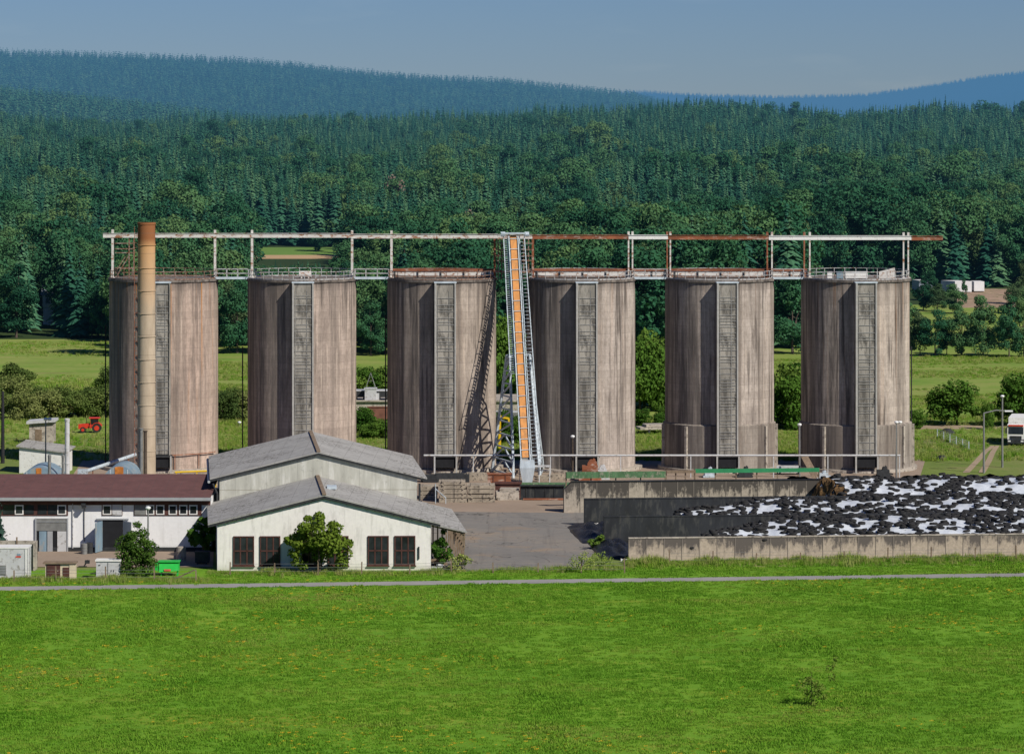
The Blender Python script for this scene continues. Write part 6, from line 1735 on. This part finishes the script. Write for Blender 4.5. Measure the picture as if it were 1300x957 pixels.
tag(instancer('hill_forest', FARS + FARB, fp), 'distant forest covering the hazy hills')

# ------------------------------------------------------------------ grass
def blade_mesh(name, m, n, h, spread, seed, w_=.03, lean=.5):
    rg = np.random.default_rng(seed); b = MB()
    for k in range(n):
        a = rg.uniform(0, 6.28); r = spread * math.sqrt(rg.uniform()); x, y = r * math.cos(a), r * math.sin(a)
        hh = h * rg.uniform(.5, 1.2); d = rg.uniform(0, 6.28); l = lean * hh * rg.uniform(.2, 1)
        dx, dy = math.cos(d), math.sin(d); px_, py_ = -dy * w_, dx * w_
        b.add([(x - px_, y - py_, 0), (x + px_, y + py_, 0), (x + dx * l * .4 + px_ * .7, y + dy * l * .4 + py_ * .7, hh * .6), (x + dx * l * .4 - px_ * .7, y + dy * l * .4 - py_ * .7, hh * .6), (x + dx * l, y + dy * l, hh)], [(0, 1, 2, 3), (3, 2, 4)])
    return raw_mesh(b, name, [m])
TUFT = [blade_mesh('tuft', M['tuft'], 26, .125, .40, 90 + k, .028, .9) for k in range(3)]
TALL = [blade_mesh('tall_tuft', M['tall_grass'], 30, .75, .45, 95 + k, .022, .5) for k in range(2)] + [blade_mesh('tall_tuft', M['tuft'], 34, .5, .5, 97, .03, .6)]
gp = []
n_g = 44000
for _ in range(n_g):
    y = math.sqrt(rf.uniform(258 ** 2, 388 ** 2)); px = rf.uniform(-20, 1320); x = X(px, y)
    ry = road_y(px)
    if abs(y - ry) < 1.5 + .25 * mnoise.noise(Vector((x * .6, 0, 3))): continue
    if y > (373.5 if px < 262 else 379.3 if px < 735 else 381 + (px - 735) * .012 if px < 798 else 387.2 + (px - 798) / 500 * 4.5): continue
    cl = mnoise.noise(Vector((x * .16, y * .1, 1.1)))
    if cl < -.25 and rf.random() < .5: continue
    s = rf.uniform(.7, 1.3) * (1 + .7 * max(0, cl))
    zg = .02 if y > 255 else 0
    gp.append((x, y, zg, 0, 0, rf.uniform(0, 6.28), s, s * rf.uniform(.7, 1.3), rf.randrange(3)))
tag(instancer('meadow_grass', TUFT, gp), 'short green grass of the foreground meadow')
# yellow flowers in drifts
fb = MB(); rg = np.random.default_rng(99)
for k in range(7):
    a, r = rg.uniform(0, 6.28), .3 * math.sqrt(rg.uniform()); hh = rg.uniform(.16, .3)
    c = np.array([[r * math.cos(a), r * math.sin(a), hh]]); leaf_quads(fb, np.repeat(c, 2, 0) + rg.normal(scale=.02, size=(2, 3)), np.array([[0, -.6, .8], [.3, -.8, .5]]), .085, rg)
FLW = raw_mesh(fb, 'flower_cluster', [M['flower']])
wp = []
for _ in range(30000):
    y = math.sqrt(rf.uniform(262 ** 2, 372 ** 2)); px = rf.uniform(-10, 1310); x = X(px, y)
    if abs(y - road_y(px)) < 2.2: continue
    v = mnoise.noise(Vector((x * .045, y * .085, 7.7))) + .5 * mnoise.noise(Vector((x * .2, y * .3, 5.5)))
    if v < .12 or rf.random() < .62 + .25 * (v < .3): continue
    s = rf.uniform(.3, .7); wp.append((x, y, .02, 0, 0, rf.uniform(0, 6.28), s, s, 0))
tag(instancer('wildflowers', [FLW], wp), 'drifts of small yellow flowers in the meadow')
# tall fringe along the buildings and bunker wall
tp = []
for _ in range(3600):
    px = rf.uniform(-20, 1320)
    base = 373.0 if px < 265 else (378.8 if px < 550 else (379.5 + (px - 550) * .012 if px < 795 else 387 + (px - 798) / 500 * 4.6))
    wdt = 1.6 if px < 550 else (2.2 if px > 795 else 1.4)
    y = base - abs(rf.gauss(0, wdt)); x = X(px, y)
    if 585 < px < 720 and rf.random() < .6: continue
    cl = mnoise.noise(Vector((x * .3, 0, 4.4)))
    s = rf.uniform(.3, .95) * (1 + .8 * cl) * (1.0 if px > 795 else .7)
    tp.append((x, y, .02, 0, 0, rf.uniform(0, 6.28), s, s, rf.randrange(3)))
tag(instancer('tall_grass_fringe', TALL, tp), 'tall seeding grass along the walls and fence')
# rough weeds between and behind the silos
rp_ = []
for _ in range(9000):
    px = rf.choice([rf.uniform(-10, 145), rf.uniform(270, 320), rf.uniform(445, 500), rf.uniform(625, 680), rf.uniform(800, 850), rf.uniform(975, 1022), rf.uniform(1150, 1310), rf.uniform(1150, 1310)])
    y = rf.uniform(503, 575); x = X(px, y)
    if px > 1140 and abs(y - DG(542.5)) < 3: continue
    if px > 1140 and y < 532:
        tp_ = float(np.interp(y, [486, 502, 517, 527], [1222, 1236, 1247, 1258]))
        if tp_ - 3 < px < tp_ + 33 - (y - 486) * .25: continue
    if 440 < px < 700 and y > 560: continue
    cl = mnoise.noise(Vector((x * .12, y * .12, 9.4)))
    s = rf.uniform(.25, .85) * (1 + .9 * cl); 
    if s < .15: continue
    rp_.append((x, y, .02, 0, 0, rf.uniform(0, 6.28), s, s, rf.randrange(3)))
tag(instancer('rough_weeds', TALL, rp_), 'rough weeds and grass behind the silos')

# patchy herbs in the hay meadow
hm = []
for _ in range(16000):
    px = rf.choice([rf.uniform(-10, 140), rf.uniform(275, 318), rf.uniform(450, 495), rf.uniform(978, 1022), rf.uniform(1150, 1310), rf.uniform(1150, 1310)])
    y = rf.uniform(572, 780); x = X(px, y)
    if y > edge(px) - 4: continue
    cl = mnoise.noise(Vector((x * .03, y * .06, 2.4))) + .5 * mnoise.noise(Vector((x * .1, y * .2, 6.4)))
    if cl < -.05: continue
    s = rf.uniform(.3, .8) * (.7 + .8 * cl); hm.append((x, y, .03, 0, 0, rf.uniform(0, 6.28), s * 1.5, s, rf.randrange(3)))
tag(instancer('meadow_herbs', TALL, hm), 'patchy herbs and uncut grass in the hay meadow')

# ------------------------------------------------------------------ wire fence along the meadow edge
fe = empty('wire_fence', (X(650, 374), 374, 0), 'thin wire fence with weathered posts along the top of the meadow', 'fence')
def fy(px): return 371.3 if px < 265 else (376.4 if px < 560 else (378 if px < 800 else 385.2 + (px - 800) / 500 * 4.6))
posts = [18, 71, 134, 196, 249, 292, 349, 404, 459, 520, 573, 626, 683, 738, 793, 850, 905, 960, 1016, 1072, 1127, 1182, 1238, 1290]
prev = None; wires = MB()
for px in posts:
    y = fy(px); p = Vector((X(px, y), y, 0)); h = 1.35 + .25 * math.sin(px)
    b = MB(); b.bar(p - ZV * .1, p + Vector((.04 * math.sin(px * 3), 0, h)), .13); b.build('post', M['wood'], fe)
    if prev is not None and abs(p.y - prev.y) >= 4 and wires.v:
        wires.build('wire', M['lamp_pole'], fe); wires = MB()
    if prev is not None and abs(p.y - prev.y) < 4:
        for z in (.45, .85, 1.2): wires.bar(prev + ZV * z, p + ZV * z, .022)
    prev = p
wires.build('wire', M['lamp_pole'], fe)
y = fy(249); p = Vector((X(249, y) - .15, y, 0)); b = MB(); b.bar(p + ZV * 1.2, p + Vector((-2.6, .4, 0)), .14); b.build('brace', M['wood'], fe)
# a few dark molehill-like clods and debris on the right field
for px, py, s, lab in ((1203, 551, 1.2, 'dark clod of earth beside the dirt road'), (1196, 583, .8, 'small dark clump in the rough grass beside the track')):
    D = DG(py); b = MB(); at = Vector((X(px, D), D, 0)); b.lathe(at, [(1.0 * s, -.05), (.8 * s, .35 * s), (.35 * s, .7 * s), (0, .75 * s)], 11, wob=lambda t, z: .12 * math.sin(3 * t) + .08 * math.sin(5 * t + 1)); tag(b.build('earth_clod', M['pitch'], origin=at), lab, 'clod')
e = empty('wire_panel_fence', (X(1215, 511), 511, 0), 'bluish mesh panel fence sagging in the rough grass right of the last silo', 'fence')
for k in range(6):
    px = 1190 + 8 * k; D = DG(555 + 3.2 * k); b = MB(); b.bar((X(px, D), D, 0), (X(px, D), D, 1.25), .12); b.build('post', M['galv'], e)
b = MB()
for z in (.2, .45, .7, .95, 1.2): b.bar((X(1190, DG(555)), DG(555), z), (X(1230, DG(571)), DG(571), z), .03)
b.build('mesh', M['galv'], e)
